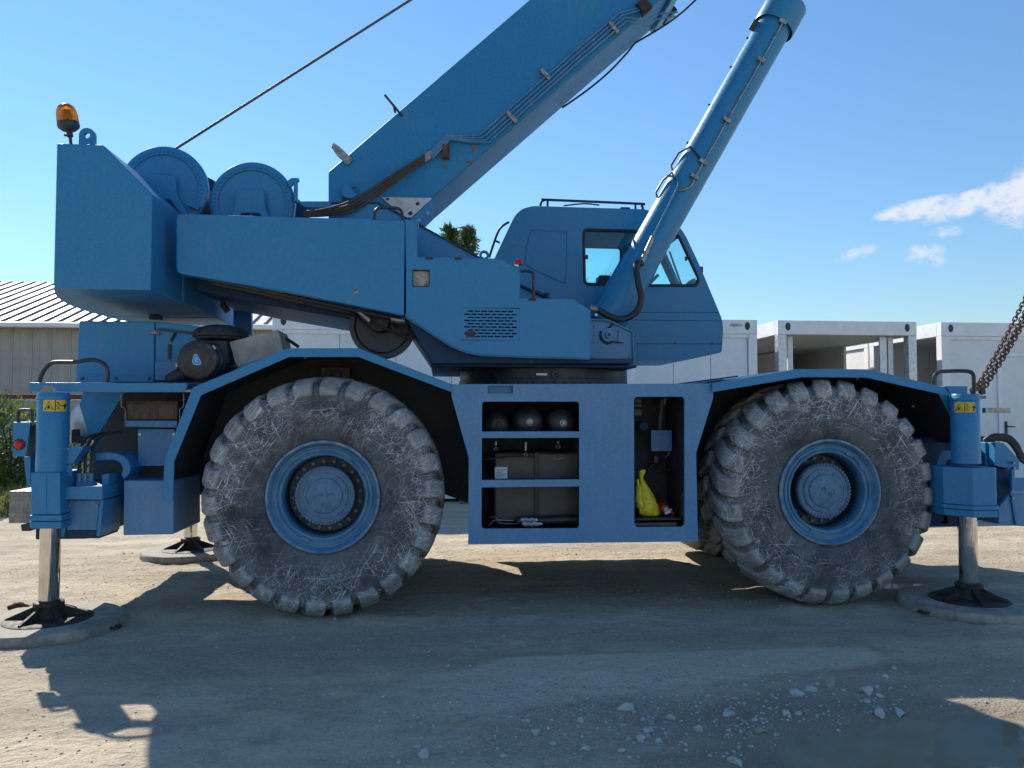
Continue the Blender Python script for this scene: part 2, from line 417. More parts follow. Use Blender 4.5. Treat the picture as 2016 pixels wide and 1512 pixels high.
# ------------------------------------------------------------------ ground and puddles
def smooth(a, b, x):
    t = max(0., min(1., (x-a)/(b-a))); return t*t*(3-2*t)
PUD = [gp(1830, 1450), gp(1760, 1152)]
WATER_Z = -.020
def puddle_depth(x, y):
    w = noise.noise(Vector((x*1.7, y*1.7, 4.2)))*.30 + noise.noise(Vector((x*4.6, y*4.6, 8.2)))*.14
    c = PUD[0]; d1 = math.hypot((x-c.x-.12)/1.05, (y-c.y+.16)/.56) + w
    c = PUD[1]; d2 = math.hypot((x-c.x)/.85, (y-c.y-.05)/.17) + w*.9
    return max(1-smooth(.55, 1.15, d1), .75*(1-smooth(.5, 1.25, d2))), min(d1, d2)
def ground_h(x, y):
    h = .016*noise.noise(Vector((x*.45, y*1.1, 0))) + .010*noise.noise(Vector((x*1.3, y*3.4, 3)))
    f = 1.0 if -5.5 < y < 9 and abs(x) < 10 else 0
    if f:
        h += .006*noise.noise(Vector((x*3.5, y*11, 7))) + .008*noise.noise(Vector((x*9, y*12, 1))) + .005*abs(noise.noise(Vector((x*21, y*25, 5))))
    h = max(-.012, h*.9 + .004)
    if f and -1 < y < 3.2:
        for wx in (-.89, 3.13):
            if -.15 < y < .85:
                e = abs(x - wx); h += (.016*math.exp(-((e-.30)/.10)**2) + .006*abs(noise.noise(Vector((x*14, y*14, 3))))*math.exp(-((e-.25)/.2)**2))*smooth(-.15, .02, y)
        for px, py in ((-2.80, -.05), (4.20, -.12), (-2.70, 2.80)):
            e = math.hypot(x-px, y-py)
            if e < .8: h += (.012 + .012*noise.noise(Vector((x*7, y*7, 9))))*math.exp(-((e-.54)/.05)**2)
    p, d = puddle_depth(x, y) if -6 < y < 2 and -1 < x < 8 else (0, 9)
    return h*(1-.7*p) - .042*p
def axis_pts(lo, hi, step, far):
    a = []; x = lo
    while x <= hi: a.append(x); x += step
    s = step; x = hi; up = []
    while x < far: s *= 1.22; x += s; up.append(x)
    s = step; x = lo; dn = []
    while x > -far: s *= 1.22; x -= s; dn.append(x)
    return dn[::-1] + a + up
def make_ground():
    xs = axis_pts(-5.2, 5.6, .036, 700); ys = axis_pts(-3.6, 3.6, .034, 900)
    nx, ny = len(xs), len(ys); vs = []; wet = []; paler = []
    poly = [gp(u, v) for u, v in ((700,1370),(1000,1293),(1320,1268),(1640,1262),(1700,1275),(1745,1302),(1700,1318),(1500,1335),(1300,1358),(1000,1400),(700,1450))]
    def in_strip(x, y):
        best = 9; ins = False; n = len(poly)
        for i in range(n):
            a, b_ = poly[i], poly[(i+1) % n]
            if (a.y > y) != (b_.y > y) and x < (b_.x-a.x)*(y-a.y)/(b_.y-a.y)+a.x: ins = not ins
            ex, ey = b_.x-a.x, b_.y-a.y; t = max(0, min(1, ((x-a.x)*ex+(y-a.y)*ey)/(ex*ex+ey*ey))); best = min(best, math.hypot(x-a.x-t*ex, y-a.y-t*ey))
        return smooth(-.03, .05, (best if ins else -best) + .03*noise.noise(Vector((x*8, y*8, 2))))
    for y in ys:
        for x in xs:
            h = ground_h(x, y); vs.append((x, y, h))
            w = 0
            if -6 < y < 2 and -1.5 < x < 8:
                d = puddle_depth(x, y)[1]; w = 1 - smooth(.8, 1.9, d)
            wet.append(w)
            paler.append(in_strip(x, y)*smooth(-.9, .6, x) if -3.4 < y < -1 and -2 < x < 3.5 else 0)
    fs = [(j*nx+i, j*nx+i+1, (j+1)*nx+i+1, (j+1)*nx+i) for j in range(ny-1) for i in range(nx-1)]
    me = bpy.data.meshes.new('ground'); me.from_pydata(vs, [], fs); me.shade_smooth()
    at_ = me.attributes.new('wet', 'FLOAT', 'POINT'); at_.data.foreach_set('value', wet)
    at_ = me.attributes.new('paler', 'FLOAT', 'POINT'); at_.data.foreach_set('value', paler)
    m = bpy.data.materials.new('sandy_yard'); b = NB(m)
    P = b.tc.outputs['Object']
    band = b.noise(1.0, 5, .6, b.map((.45, 2.6, 1)))
    mid = b.noise(3.4, 6, .65); fine = b.noise(38, 5, .7); grit = b.noise(170, 3, .7)
    c = b.mix(b.ramp(band, .34, .68), (.42, .345, .245), (.66, .545, .39))
    c = b.mix(b.math('MULTIPLY', b.ramp(mid, .46, .66), .75), c, (.35, .30, .23))
    c = b.mix(b.math('MULTIPLY', b.ramp(fine, .42, .68), .6), c, (.70, .60, .455))
    c = b.mix(b.math('MULTIPLY', b.ramp(grit, .5, .72), .6), c, (.18, .155, .12))
    speck = b.math('MULTIPLY', b.ramp(b.voro(62), .0, .20, 1, 0), b.ramp(b.noise(9, 3), .5, .66))
    c = b.mix(b.math('MULTIPLY', speck, .7), c, (.60, .57, .52))
    # trodden darker damp film in the middle of the yard, own shape
    damp = b.ramp(b.noise(.55, 4, .6, b.map((.5, 1.3, 1), (0, 0, 0), None, (1.3, .4, 0))), .46, .62, 0, .35)
    c = b.mix(damp, c, (.30, .26, .20))
    paler_n = b.N.new('ShaderNodeAttribute'); paler_n.attribute_name = 'paler'
    c = b.mix(b.math('MULTIPLY', paler_n.outputs['Fac'], .7), c, (.72, .60, .44))  # paler strip mixed into the ground colour inside the polygon mask
    at_n = b.N.new('ShaderNodeAttribute'); at_n.attribute_name = 'wet'
    c = b.mix(b.math('MULTIPLY', at_n.outputs['Fac'], .72), c, (.24, .195, .135))
    rough = b.math('SUBTRACT', .93, b.math('MULTIPLY', at_n.outputs['Fac'], .38))
    b.set(c, rough, 0, .3)
    h = b.math('ADD', b.math('MULTIPLY', fine, .6), b.math('MULTIPLY', grit, .22))
    h = b.math('ADD', h, b.math('MULTIPLY', b.noise(14, 5, .7, b.map((.85, 1.3, 1))), 1.6))
    h = b.math('ADD', h, b.math('MULTIPLY', speck, .25))
    b.bump(h, .9, .026)
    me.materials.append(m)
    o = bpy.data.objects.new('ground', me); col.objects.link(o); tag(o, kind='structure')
make_ground()
def make_water():
    m = bpy.data.materials.new('muddy_water'); b = NB(m); b.N.remove(b.b)
    out = [n for n in b.N if n.type == 'OUTPUT_MATERIAL'][0]
    dif = b.N.new('ShaderNodeBsdfDiffuse'); b.L.new(b.mix(b.ramp(b.noise(2.2, 3), .3, .7), (.38, .315, .205), (.48, .40, .27)), dif.inputs[0])
    tr = b.N.new('ShaderNodeBsdfTransparent'); tr.inputs[0].default_value = (.86, .82, .70, 1)
    mx = b.N.new('ShaderNodeMixShader'); mx.inputs[0].default_value = .74; b.L.new(tr.outputs[0], mx.inputs[1]); b.L.new(dif.outputs[0], mx.inputs[2])
    bp = b.N.new('ShaderNodeBump'); bp.inputs['Strength'].default_value = .03; bp.inputs['Distance'].default_value = .01; b.L.new(b.noise(5, 2), bp.inputs['Height'])
    gl = b.N.new('ShaderNodeBsdfGlossy'); gl.inputs['Roughness'].default_value = .02; b.L.new(bp.outputs[0], gl.inputs['Normal'])
    fr = b.N.new('ShaderNodeFresnel'); fr.inputs[0].default_value = 1.48
    m2 = b.N.new('ShaderNodeMixShader'); b.L.new(fr.outputs[0], m2.inputs[0]); b.L.new(mx.outputs[0], m2.inputs[1]); b.L.new(gl.outputs[0], m2.inputs[2]); b.L.new(m2.outputs[0], out.inputs[0])
    for i, (rx, ry) in enumerate(((2.2, 1.1), (1.7, .5))):
        c = PUD[i]; n = 40
        vs = [(c.x + rx*math.cos(2*math.pi*k/n), c.y + ry*math.sin(2*math.pi*k/n), WATER_Z + .001*i) for k in range(n)]
        o = MB().add(vs, [tuple(range(n))]).build('puddle', m); tag(o, kind='structure')
make_water()

# ------------------------------------------------------------------ stones and gravel
m_stone = simple('pale_limestone', (.50, .47, .42), .85, var=.22, scale=18, bump=.4, bscale=60, dust=((.30, .27, .22), .6))
m_stone2 = simple('tan_stone', (.33, .29, .23), .85, var=.2, scale=14, bump=.4, bscale=60)
def stone_mesh(name, seed, flat=.62):
    b = bmesh.new(); bmesh.ops.create_icosphere(b, subdivisions=3, radius=1)
    rs = random.Random(seed); pl = []
    for k in range(11):
        d = Vector((rs.gauss(0, 1), rs.gauss(0, 1), rs.gauss(0, .8))).normalized(); pl.append((d, rs.uniform(.42, .80)))
    for v in b.verts:
        p = v.co.copy()
        for d, l in pl:
            q = p.dot(d)
            if q > l: p -= d*(q-l)
        p *= 1 + .12*noise.noise(p*2 + Vector((seed, 0, 0)))
        v.co = Vector((p.x*1.15, p.y*.9, p.z*flat))
    me = bpy.data.meshes.new(name); b.to_mesh(me); b.free(); me.shade_smooth(); me.set_sharp_from_angle(angle=R(16)); return me
SM = [stone_mesh('stone', s, .5 + .05*(s % 5)) for s in range(8)]
A, B = (700, 2.88), (1316, 2.88)
stones = []
for (ox, sc), lst in ((A, [(1535,970,52),(582,1055,50),(1022,1130,32),(385,1255,42),(1672,1062,30),(1665,1105,42),(1620,1160,37),(1715,1172,26),(1630,1045,22),(1945,1100,27),(1510,1238,24),(1275,1053,28),(965,1060,25),(845,617,15),(1730,925,20),(1640,920,14),(1785,1030,26),(835,1270,20),(350,1218,20),(245,1315,20),(1300,1218,26),(1115,1190,26),(1625,1082,15),(528,750,11),(1160,857,13),(965,752,10),(890,808,11),(600,1255,12),(210,1275,14),(50,1278,14),(1048,1095,14)]),
                      (B, [(912,850,45),(725,895,45),(805,885,30),(1128,895,42),(1185,875,18),(1198,925,22),(350,1012,45),(380,925,22),(170,1097,28),(515,1103,36),(380,1290,42),(660,1020,30),(1195,1013,36),(1310,1000,36),(15,1033,25),(585,795,22),(435,860,17),(1228,815,20),(1525,737,18),(1275,778,18),(740,1020,20),(1120,960,24),(990,893,18),(845,858,20),(490,1053,22),(340,1115,15),(410,1115,18)])):
    for x, y, r in lst: stones.append((ox + x/sc, 1050 + y/sc, r/sc))
big_lab = {0: 'largest grey-white stone alone left of the stone cluster', 1: 'rounded tan stone half sunk in gravel nearest the middle', 3: 'flat-topped white stone at the bottom edge below the middle',
           5: 'broad white stone in the middle of the five-stone cluster', 31: 'white stone with split top below the front wheel', 32: 'long pale stone tilted up left of the split stone',
           34: 'flat pale stone at the right end of the row below the front wheel', 37: 'tall angular white stone in front of the pebbles, near puddle edge', 41: 'lone rough white stone at the bottom edge by the puddle'}
for i, (u, v, r) in enumerate(stones):
    p = gp(u, v + r*.35); zc = (p - CAM).length
    s = r/FPX*zc*1.02
    o = bpy.data.objects.new('stone', SM[i % 8]); col.objects.link(o)
    if not SM[i % 8].materials: SM[i % 8].materials.append(m_stone)
    gz = ground_h(p.x, p.y)
    o.location = (p.x, p.y, gz + s*.10); o.scale = (s, s, s*1.05); o.rotation_euler = (random.uniform(-.25, .25), random.uniform(-.25, .25), random.uniform(0, 6.28))
    if i == 1 or i % 9 == 4: o.material_slots[0].link = 'OBJECT'; o.material_slots[0].material = m_stone2
    size = 'tiny' if r < 5.5 else 'small' if r < 8 else 'medium'
    place = 'in the bare gravel below the rear wheel' if u < 950 else 'below the left tool compartment' if u < 1180 else 'beside the five-stone cluster' if u < 1400 else 'scattered left of the puddle' if v > 1385 else 'in the row below the front wheel' if u < 1720 else 'lying alone right of the stone row'
    tag(o, big_lab.get(i, f'{size} pale stone {place}'), 'stone', 'pale stones scattered on the gravel')
def gravel(name, mat, n1, n2, smin, smax, seed, label, lowz):
    b = bmesh.new(); bmesh.ops.create_icosphere(b, subdivisions=1, radius=1)
    base = [v.co.copy() for v in b.verts]; fc = [tuple(v.index for v in f.verts) for f in b.faces]; b.free()
    mb = MB(); rs = random.Random(seed)
    def put(x, y, s):
        a = rs.uniform(0, 6.28); ca, sa = math.cos(a), math.sin(a); k = (rs.uniform(.7, 1.3), rs.uniform(.6, 1.1), rs.uniform(.4, .8)); z = ground_h(x, y) + s*lowz
        vs = []
        for p in base:
            q = Vector((p.x*k[0], p.y*k[1], p.z*k[2]))*(s*(1 + .3*rs.uniform(-1, 1)))
            vs.append((x + q.x*ca - q.y*sa, y + q.x*sa + q.y*ca, z + q.z))
        mb.add(vs, fc)
    for k in range(n1):
        u = rs.gauss(1330, 300); v = rs.gauss(1400, 55)
        if v < 1265 or v > 1560: continue
        p = gp(u, v)
        if puddle_depth(p.x, p.y)[0] > .35: continue
        put(p.x, p.y, smin + smax*rs.random()**3)
    for k in range(n2):
        x = rs.uniform(-4.5, 5); y = rs.uniform(-4, 3)
        if puddle_depth(x, y)[0] > .3: continue
        put(x, y, smin + smax*rs.random()**3)
    o = mb.build(name, mat, ang=180); tag(o, label, 'gravel', kind='stuff')
gravel('gravel', m_stone, 1700, 1600, .003, .010, 5, 'small pale gravel strewn over the sandy yard', .1)
gravel('grit', m_stone2, 5000, 9000, .0025, .008, 6, 'fine tan grit and clods pressed into the yard', .0)

# ------------------------------------------------------------------ white site cabins
CY = 7.7
def text_mesh(body, size, name, mat, parent, loc, rot=(R(90), 0, 0), extrude=.0015):
    cu = bpy.data.curves.new(name, 'FONT'); cu.body = body; cu.size = size; cu.extrude = extrude; cu.align_x = 'CENTER'; cu.align_y = 'CENTER'
    t = bpy.data.objects.new(name, cu); col.objects.link(t)
    dg = bpy.context.evaluated_depsgraph_get(); me = bpy.data.meshes.new_from_object(t.evaluated_get(dg))
    col.objects.unlink(t); bpy.data.objects.remove(t)
    M = Matrix.Translation(Vector(loc)) @ Euler(rot).to_matrix().to_4x4(); me.transform(M)
    me.materials.append(mat); o = bpy.data.objects.new(name, me); col.objects.link(o); set_parent(o, parent); return o
ZB, ZT = .06, at(1500, 630, CY).z
def cabin(x0, x1, length, label, front='panels', npan=4, left_open=False, sign=None, CY=CY):
    t = empty('site_cabin', ((x0+x1)/2, CY + length/2, 0), label, 'cabin', 'white site cabins in a row behind the crane')
    y0, y1 = CY, CY + length; fh = .26; pw = .17
    # roof frame: four fascia beams, slightly proud
    f = MB(); f.box((x0, y0, ZT-fh), (x1, y0+.14, ZT)); f.box((x0, y1-.14, ZT-fh), (x1, y1, ZT))
    f.box((x0, y0+.14, ZT-fh), (x0+.14, y1-.14, ZT)); f.box((x1-.14, y0+.14, ZT-fh), (x1, y1-.14, ZT))
    f.build('roof_frame', m_white_fr, t, .008)
    MB().box((x0+.14, y0+.14, ZT-.06), (x1-.14, y1-.14, ZT-.02)).build('roof_sheet', m_white, t)
    MB().box((x0+.14, y0+.14, ZT-fh+.02), (x1-.14, y1-.14, ZT-fh+.05)).build('ceiling_panel', m_cream, t)
    g = MB(); g.box((x0, y0, ZB), (x1, y0+.14, ZB+.2)); g.box((x0, y1-.14, ZB), (x1, y1, ZB+.2)); g.box((x0, y0+.14, ZB), (x0+.14, y1-.14, ZB+.2)); g.box((x1-.14, y0+.14, ZB), (x1, y1-.14, ZB+.2))
    g.build('floor_frame', m_white_fr, t, .008)
    MB().box((x0+.14, y0+.14, ZB+.12), (x1-.14, y1-.14, ZB+.17)).build('floor_panel', m_cream, t)
    k = MB()
    for x in (x0+.1, x1-.4): k.box((x, y0+.1, -.05), (x+.3, y0+.4, ZB)); k.box((x, y1-.4, -.05), (x+.3, y1-.1, ZB))
    k.build('timber_block', m_ply, t)
    pm = m_galv if front == 'open' else m_white_fr
    for x, y in ((x0, y0), (x1-pw, y0), (x0, y1-pw), (x1-pw, y1-pw)):
        MB().box((x+.004, y+.004, ZB+.2), (x+pw-.004, y+pw-.004, ZT-fh)).build('corner_post', pm, t, .008)
    for x in (x0+.19, x1-.19):
        pts = [Vector((x + .055*math.cos(a)*.9, 0, ZT-.115 + .075*math.sin(a))) for a in [2*math.pi*i/16 for i in range(16)]]
        MB().prism(pts, y0-.004, y0+.03).build('lifting_hole', m_black, t)
    def wall(ax0, ax1, y, n, name='wall_panel', m=m_white):
        w = (ax1-ax0)/n
        for i in range(n):
            MB().box((ax0+w*i+.004, y, ZB+.2), (ax0+w*(i+1)-.004, y+.06, ZT-fh-.004)).build(name, m, t, .006)
    if front == 'panels':
        wall(x0+pw, x1-pw, y0+.05, npan)
        MB().box((x0+pw, y0+.02, ZT-fh-.07), (x1-pw, y0+.048, ZT-fh-.002)).build('drip_rail', m_white_fr, t, .004)
        s = MB()
        n = int((x1-x0)/.32)
        for i in range(n): s.cyl((x0+.3+i*.32, y0+.02, ZT-fh-.055), (x0+.3+i*.32, y0+.012, ZT-fh-.055), .012, n=8)
        s.build('rivets', m_galv, t)
    # far wall and side walls
    wall(x0+pw, x1-pw, y1-.12, max(2, npan), 'back_wall_panel', m_cream if front == 'open' else m_white)
    for sx, op in ((x0+.05, left_open), (x1-.11, False)):
        if op: continue
        n = int(length/1.15); w = (length-2*pw)/n
        for i in range(n):
            if front == 'open' and sx > x0+1 and y0+pw+w*i < y0+2.3: continue
            MB().box((sx, y0+pw+w*i+.004, ZB+.2), (sx+.06, y0+pw+w*(i+1)-.004, ZT-fh-.004)).build('side_wall_panel', m_white if not front == 'open' else m_cream, t, .006)
    if sign:
        MB().box((x1-.54, y0-.006, ZT-.135), (x1-.27, y0-.002, ZT-.055)).build('sign_plate', m_paper, t)
        text_mesh('algeco', .085, 'sign_lettering', m_ink, t, (x1-.405, y0-.008, ZT-.092))
    return t
xb1 = at(1491, 640, CY).x; xb0 = xb1 - 2.45
xa0 = at(536, 640, CY).x
cabin(xa0, xb0-.06, 2.45, 'long white site cabin seen between the wheels and below the boom', npan=6)
cabin(xb0, xb1, 6.0, 'white site cabin with small black lettering below the crane cab', npan=3, sign=True)
xc0, xc1 = at(1534, 640, CY-.05).x, at(1808, 640, CY-.05).x
tc_ = cabin(xc0, xc1, 6.0, 'open-fronted site cabin frame with galvanised posts and cream interior', front='open', left_open=True)
for x in (xc0+.30, xc1-.42):
    MB().box((x, CY+.25, ZB+.2), (x+.1, CY+.33, ZT-.27)).build('inner_post', m_white_fr, tc_, .006)
MB().box((xc1-.62, CY+.2, ZB+.2), (xc1-.48, CY+.24, ZT-.27)).build('inner_post', m_galv, tc_, .004)
MB().lathe([(0, 0), (.11, 0), (.13, .03), (.12, .05), (0, .055)], ((xc0+xc1)/2, CY+2.4, ZT-.3), 'Z', 24).build('ceiling_lamp', m_white_fr, tc_)
MB().tube([(xc0+.3, CY+.6, ZT-.32), (xc0+.36, CY+.6, ZT-.45), (xc0+.3, CY+.6, ZT-.6)], .012, 6, 5).build('cable', m_rubber, tc_)
MB().box((xc1-1.0, CY+3.2, ZB+.2), (xc1-.94, CY+5.8, ZT-.27)).build('partition', m_cream, tc_)
xd0 = at(1853, 640, CY).x
td = cabin(xd0, xd0+6.05, 2.45, 'white site cabin with a panel door at the right edge', npan=5, left_open=True)
cabin(xd0+.05, xd0+6.1, 2.45, 'white site cabin glimpsed through the open cabin frame, behind the door cabin', npan=5, CY=CY+2.6)
dx0, dx1 = at(1972, 700, CY).x, at(1972, 700, CY).x + .95
dz1 = at(1990, 702, CY).z
fr = MB().box((dx0-.07, CY+.015, ZB+.2), (dx0, CY+.049, dz1+.07)); fr.box((dx1, CY+.015, ZB+.2), (dx1+.07, CY+.049, dz1+.07)); fr.box((dx0, CY+.015, dz1), (dx1, CY+.049, dz1+.07))
dr = MB().box((dx0+.006, CY+.03, ZB+.22), (dx1-.006, CY+.0495, dz1-.006)).build('door', m_white, td, .004)
fr.build('door_frame', m_white_fr, td, .004)
hz = at(1965, 842, CY).z
hd = MB().box((dx0+.05, CY+.008, hz-.12), (dx0+.09, CY+.028, hz+.12)); hd.cyl((dx0+.07, CY+.02, hz+.02), (dx0+.07, CY-.05, hz+.02), .012, n=10); hd.cyl((dx0+.07, CY-.045, hz+.02), (dx0+.2, CY-.045, hz+.02), .011, n=10)
hd.build('handle', m_black, dr)

# ------------------------------------------------------------------ shed on the left
def shed():
    SY = 16.0; ze = at(60, 629, SY).z; x0, x1 = -21.0, at(640, 640, SY).x + 1
    t = empty('metal_shed', ((x0+x1)/2, SY+4, 0), 'beige clad shed with pale ribbed metal roof behind the counterweight', 'shed')
    w = .5; n = int((x1-x0)/w); zr0 = at(10, 786, SY).z; zr1 = at(10, 776, SY).z
    q = MB().box((0, SY, zr1), (w-.012, SY+.05, ze-.02))
    for k in (.12, .37): q.add([(k, SY, zr1), (k+.02, SY-.022, zr1), (k+.05, SY-.022, zr1), (k+.07, SY, zr1), (k, SY, ze-.02), (k+.02, SY-.022, ze-.02), (k+.05, SY-.022, ze-.02), (k+.07, SY, ze-.02)], [(0,1,5,4),(1,2,6,5),(2,3,7,6)])
    first = q.build('cladding_panel', m_shed, t)
    first.location.x = x0
    for i in range(1, n):
        o = first.copy(); col.objects.link(o); o.location.x = x0 + w*i
    MB().box((x0, SY-.03, zr0), (x0+n*w, SY+.05, zr1-.004)).build('red_band', m_red_band, t)
    MB().box((x0, SY-.01, -.1), (x0+n*w, SY+.05, zr0-.004)).build('plinth_wall', m_shed, t)
    MB().box((x0, SY+.06, -.1), (x0+.1, SY+9.6, ze)).build('gable_wall', m_shed, t); MB().box((x0+n*w-.1, SY+.06, -.1), (x0+n*w, SY+9.6, ze)).build('gable_wall', m_shed, t)
    sl = .37; dy = 4.9; L = n*w
    r = MB().add([(x0-.3, SY-.35, ze-.13+.02), (x0+L+.3, SY-.35, ze-.13+.02), (x0+L+.3, SY+dy, ze+sl*dy), (x0-.3, SY+dy, ze+sl*dy),
                  (x0-.3, SY-.35, ze-.17+.02), (x0+L+.3, SY-.35, ze-.17+.02), (x0+L+.3, SY+dy, ze+sl*dy-.04), (x0-.3, SY+dy, ze+sl*dy-.04)], [(0,1,2,3),(7,6,5,4),(0,4,5,1),(1,5,6,2),(3,2,6,7),(0,3,7,4)])
    rf = r.build('roof', m_roof, t)
    MB().add([(x0-.3, SY+dy+.01, ze+sl*dy), (x0+L+.3, SY+dy+.01, ze+sl*dy), (x0+L+.3, SY+2*dy+.3, ze), (x0-.3, SY+2*dy+.3, ze), (x0-.3, SY+dy+.01, ze+sl*dy-.04), (x0+L+.3, SY+dy+.01, ze+sl*dy-.04), (x0+L+.3, SY+2*dy+.3, ze-.04), (x0-.3, SY+2*dy+.3, ze-.04)], [(0,1,2,3),(7,6,5,4),(0,4,5,1),(1,5,6,2),(3,2,6,7),(0,3,7,4)]).build('far_roof', m_roof, t)
    rb = MB()
    y0_, z0_, y1_, z1_ = SY-.36, ze-.13+.021, SY+dy, ze+sl*dy+.003
    for (yy, zz) in ((y0_, z0_), (y1_, z1_)): rb.v += [(-.032, yy, zz), (-.02, yy, zz+.05), (.02, yy, zz+.05), (.032, yy, zz)]
    rb.f += [(0,1,2,3), (7,6,5,4), (0,4,5,1), (1,5,6,2), (2,6,7,3)]
    ro = rb.build('roof_rib', m_rib, rf); ro.location.x = x0
    k = x0 + .36
    while k < x0+L:
        o = ro.copy(); col.objects.link(o); o.location.x = k; k += .36
    g = MB().cyl((x0-.3, SY-.42, ze-.19), (x0+L+.3, SY-.42, ze-.19), .075, n=12); g.build('gutter', m_white_fr, t)
shed()

# ------------------------------------------------------------------ vegetation
def leaf_mat(name, c1, c2):
    m = bpy.data.materials.new(name); b = NB(m)
    info = b.noise(1.7, 3, .6)
    cc = b.mix(b.ramp(info, .3, .7), c1, c2)
    b.set(cc, .6, 0, .3)
    tr = b.N.new('ShaderNodeBsdfTranslucent'); b.L.new(cc, tr.inputs[0])
    mx = b.N.new('ShaderNodeMixShader'); mx.inputs[0].default_value = .35
    out = [n for n in b.N if n.type == 'OUTPUT_MATERIAL'][0]
    b.L.new(b.b.outputs[0], mx.inputs[1]); b.L.new(tr.outputs[0], mx.inputs[2]); b.L.new(mx.outputs[0], out.inputs[0]); return m
m_conif = leaf_mat('conifer_green', (.045, .095, .03), (.11, .17, .06))
m_leaf = leaf_mat('bramble_green', (.05, .105, .028), (.15, .21, .055))
m_grass = leaf_mat('dry_grass', (.17, .20, .05), (.42, .36, .14))
m_bark = simple('bark', (.09, .07, .055), .9, var=.35, scale=8, bump=.5, bscale=30)
def quad_leaf(mb, p, d, up, l, w):
    s = d.cross(up)
    if s.length < 1e-4: s = d.orthogonal()
    s = s.normalized()*w; t = d*l
    mb.add([p, p + t*.5 + s, p + t, p + t*.5 - s], [(0, 1, 2, 3)])
def conifer(X, Y, H, rad, label, seed):
    rs = random.Random(seed); t = empty('conifer_tree', (X, Y, 0), label, 'tree', 'conifers behind the crane')
    MB().cyl((X, Y, -.1), (X, Y, H*.96), .16, .015, 10).build('trunk', m_bark, t)
    mb = MB(); limbs = MB()
    n = 260
    for i in range(n):
        f = (i + rs.random())/n; z = .9 + (H-1.0)*f; rr = rad*(1-f)**.75*rs.uniform(.65, 1.1) + .12; a = rs.uniform(0, 6.28)
        d = Vector((math.cos(a), math.sin(a), rs.uniform(.15, .65))).normalized(); base = Vector((X, Y, z))
        if i % 3 == 0: limbs.cyl(base, base + d*rr*.8, .018, .004, 5)
        for k in range(int(34 + 26*rr)):
            s = rs.uniform(.2, 1)**.7; q = base + d*rr*s + Vector((rs.gauss(0, .07), rs.gauss(0, .07), rs.gauss(0, .08)))*(.6 + rr)
            dd = (d*.6 + Vector((rs.gauss(0, .5), rs.gauss(0, .5), rs.gauss(.35, .5)))).normalized()
            quad_leaf(mb, q, dd, Vector((rs.gauss(0, 1), rs.gauss(0, 1), rs.gauss(0, 1))), rs.uniform(.14, .30), rs.uniform(.02, .042))
    limbs.build('limbs', m_bark, t); mb.build('crown', m_conif, t, ang=180)
p = at(885, 447, 26); conifer(p.x, 26, p.z, 1.75, 'feathery green conifer top left of the crane cab, the taller one', 3)
p = at(922, 447, 26.8); conifer(p.x, 26.8, p.z-.05, 1.6, 'feathery green conifer closest to the crane cab ladder', 9)
def bare_tree(X, Y, H, label):
    rs = random.Random(21); t = empty('bare_tree', (X, Y, 0), label, 'tree'); tr = MB(); tw = MB()
    tr.cyl((X, Y, -.1), (X, Y, H*.55), .12, .06, 8)
    def grow(p, d, l, r, lev):
        e = p + d*l; (tr if lev < 1 else tw).cyl(p, e, r, r*.6, 5)
        if lev > 3: return
        for k in range(rs.randint(2, 3)):
            dd = (d + Vector((rs.gauss(0, .45), rs.gauss(0, .3), rs.gauss(.15, .3)))).normalized(); grow(p + d*l*rs.uniform(.5, 1), dd, l*rs.uniform(.6, .85), r*.6, lev+1)
    for k in range(6):
        a = k*1.05; grow(Vector((X, Y, H*rs.uniform(.35, .55))), Vector((math.cos(a)*.8, math.sin(a)*.5, .9)).normalized(), H*.17, .035, 0)
    tr.build('trunk', m_bark, t); tw.build('twigs', m_bark, t)
p = at(1150, 480, 25); bare_tree(p.x-.1, 25, p.z*1.12, 'leafless tree with thin twigs seen through the cab window')
def shrub(X, Y, H, rx, label, seed, n=2600):
    rs = random.Random(seed); t = empty('shrub', (X, Y, 0), label, 'shrub', 'shrubs at the left edge of the yard'); mb = MB(); st = MB()
    for k in range(14):
        a = rs.uniform(0, 6.28); e = Vector((X + math.cos(a)*rx*.7, Y + math.sin(a)*.6, H*rs.uniform(.5, 1.05))); st.tube([(X + rs.gauss(0, .2), Y, -.05), (X*.6 + e.x*.4, Y*.6 + e.y*.4, e.z*.6), e], .012, 5, 4)
    cl = [(Vector((X + rs.uniform(-rx, rx), Y + rs.uniform(-.6, .6), H*rs.uniform(.1, .95))), rs.uniform(.15, .38)) for k in range(34)]
    for k in range(n):
        c, r = rs.choice(cl); d = Vector((rs.gauss(0, 1), rs.gauss(0, 1), rs.gauss(.2, 1))).normalized(); q = c + d*r*rs.uniform(.5, 1.1)
        if q.z < .02: continue
        quad_leaf(mb, q, (d + Vector((0, 0, .3))).normalized(), Vector((rs.gauss(0, 1), rs.gauss(0, 1), rs.gauss(0, 1))), rs.uniform(.05, .11), rs.uniform(.014, .03))
    st.build('stems', m_bark, t); mb.build('foliage', m_leaf, t, ang=180)
for i, (u, Yv, h, rx, lb) in enumerate(((-60, 8.2, 1.9, .9, 'tall leafy bramble shrub, leftmost beside the crane tail'), (22, 8.6, 1.75, .6, 'leafy bramble shrub just behind the tail lamp bracket'), (120, 9.4, 1.55, .8, 'low bramble shrub glimpsed behind the rear jack leg'))):
    p = at(u, 950, Yv); shrub(p.x, Yv, h, rx, lb, 40+i)
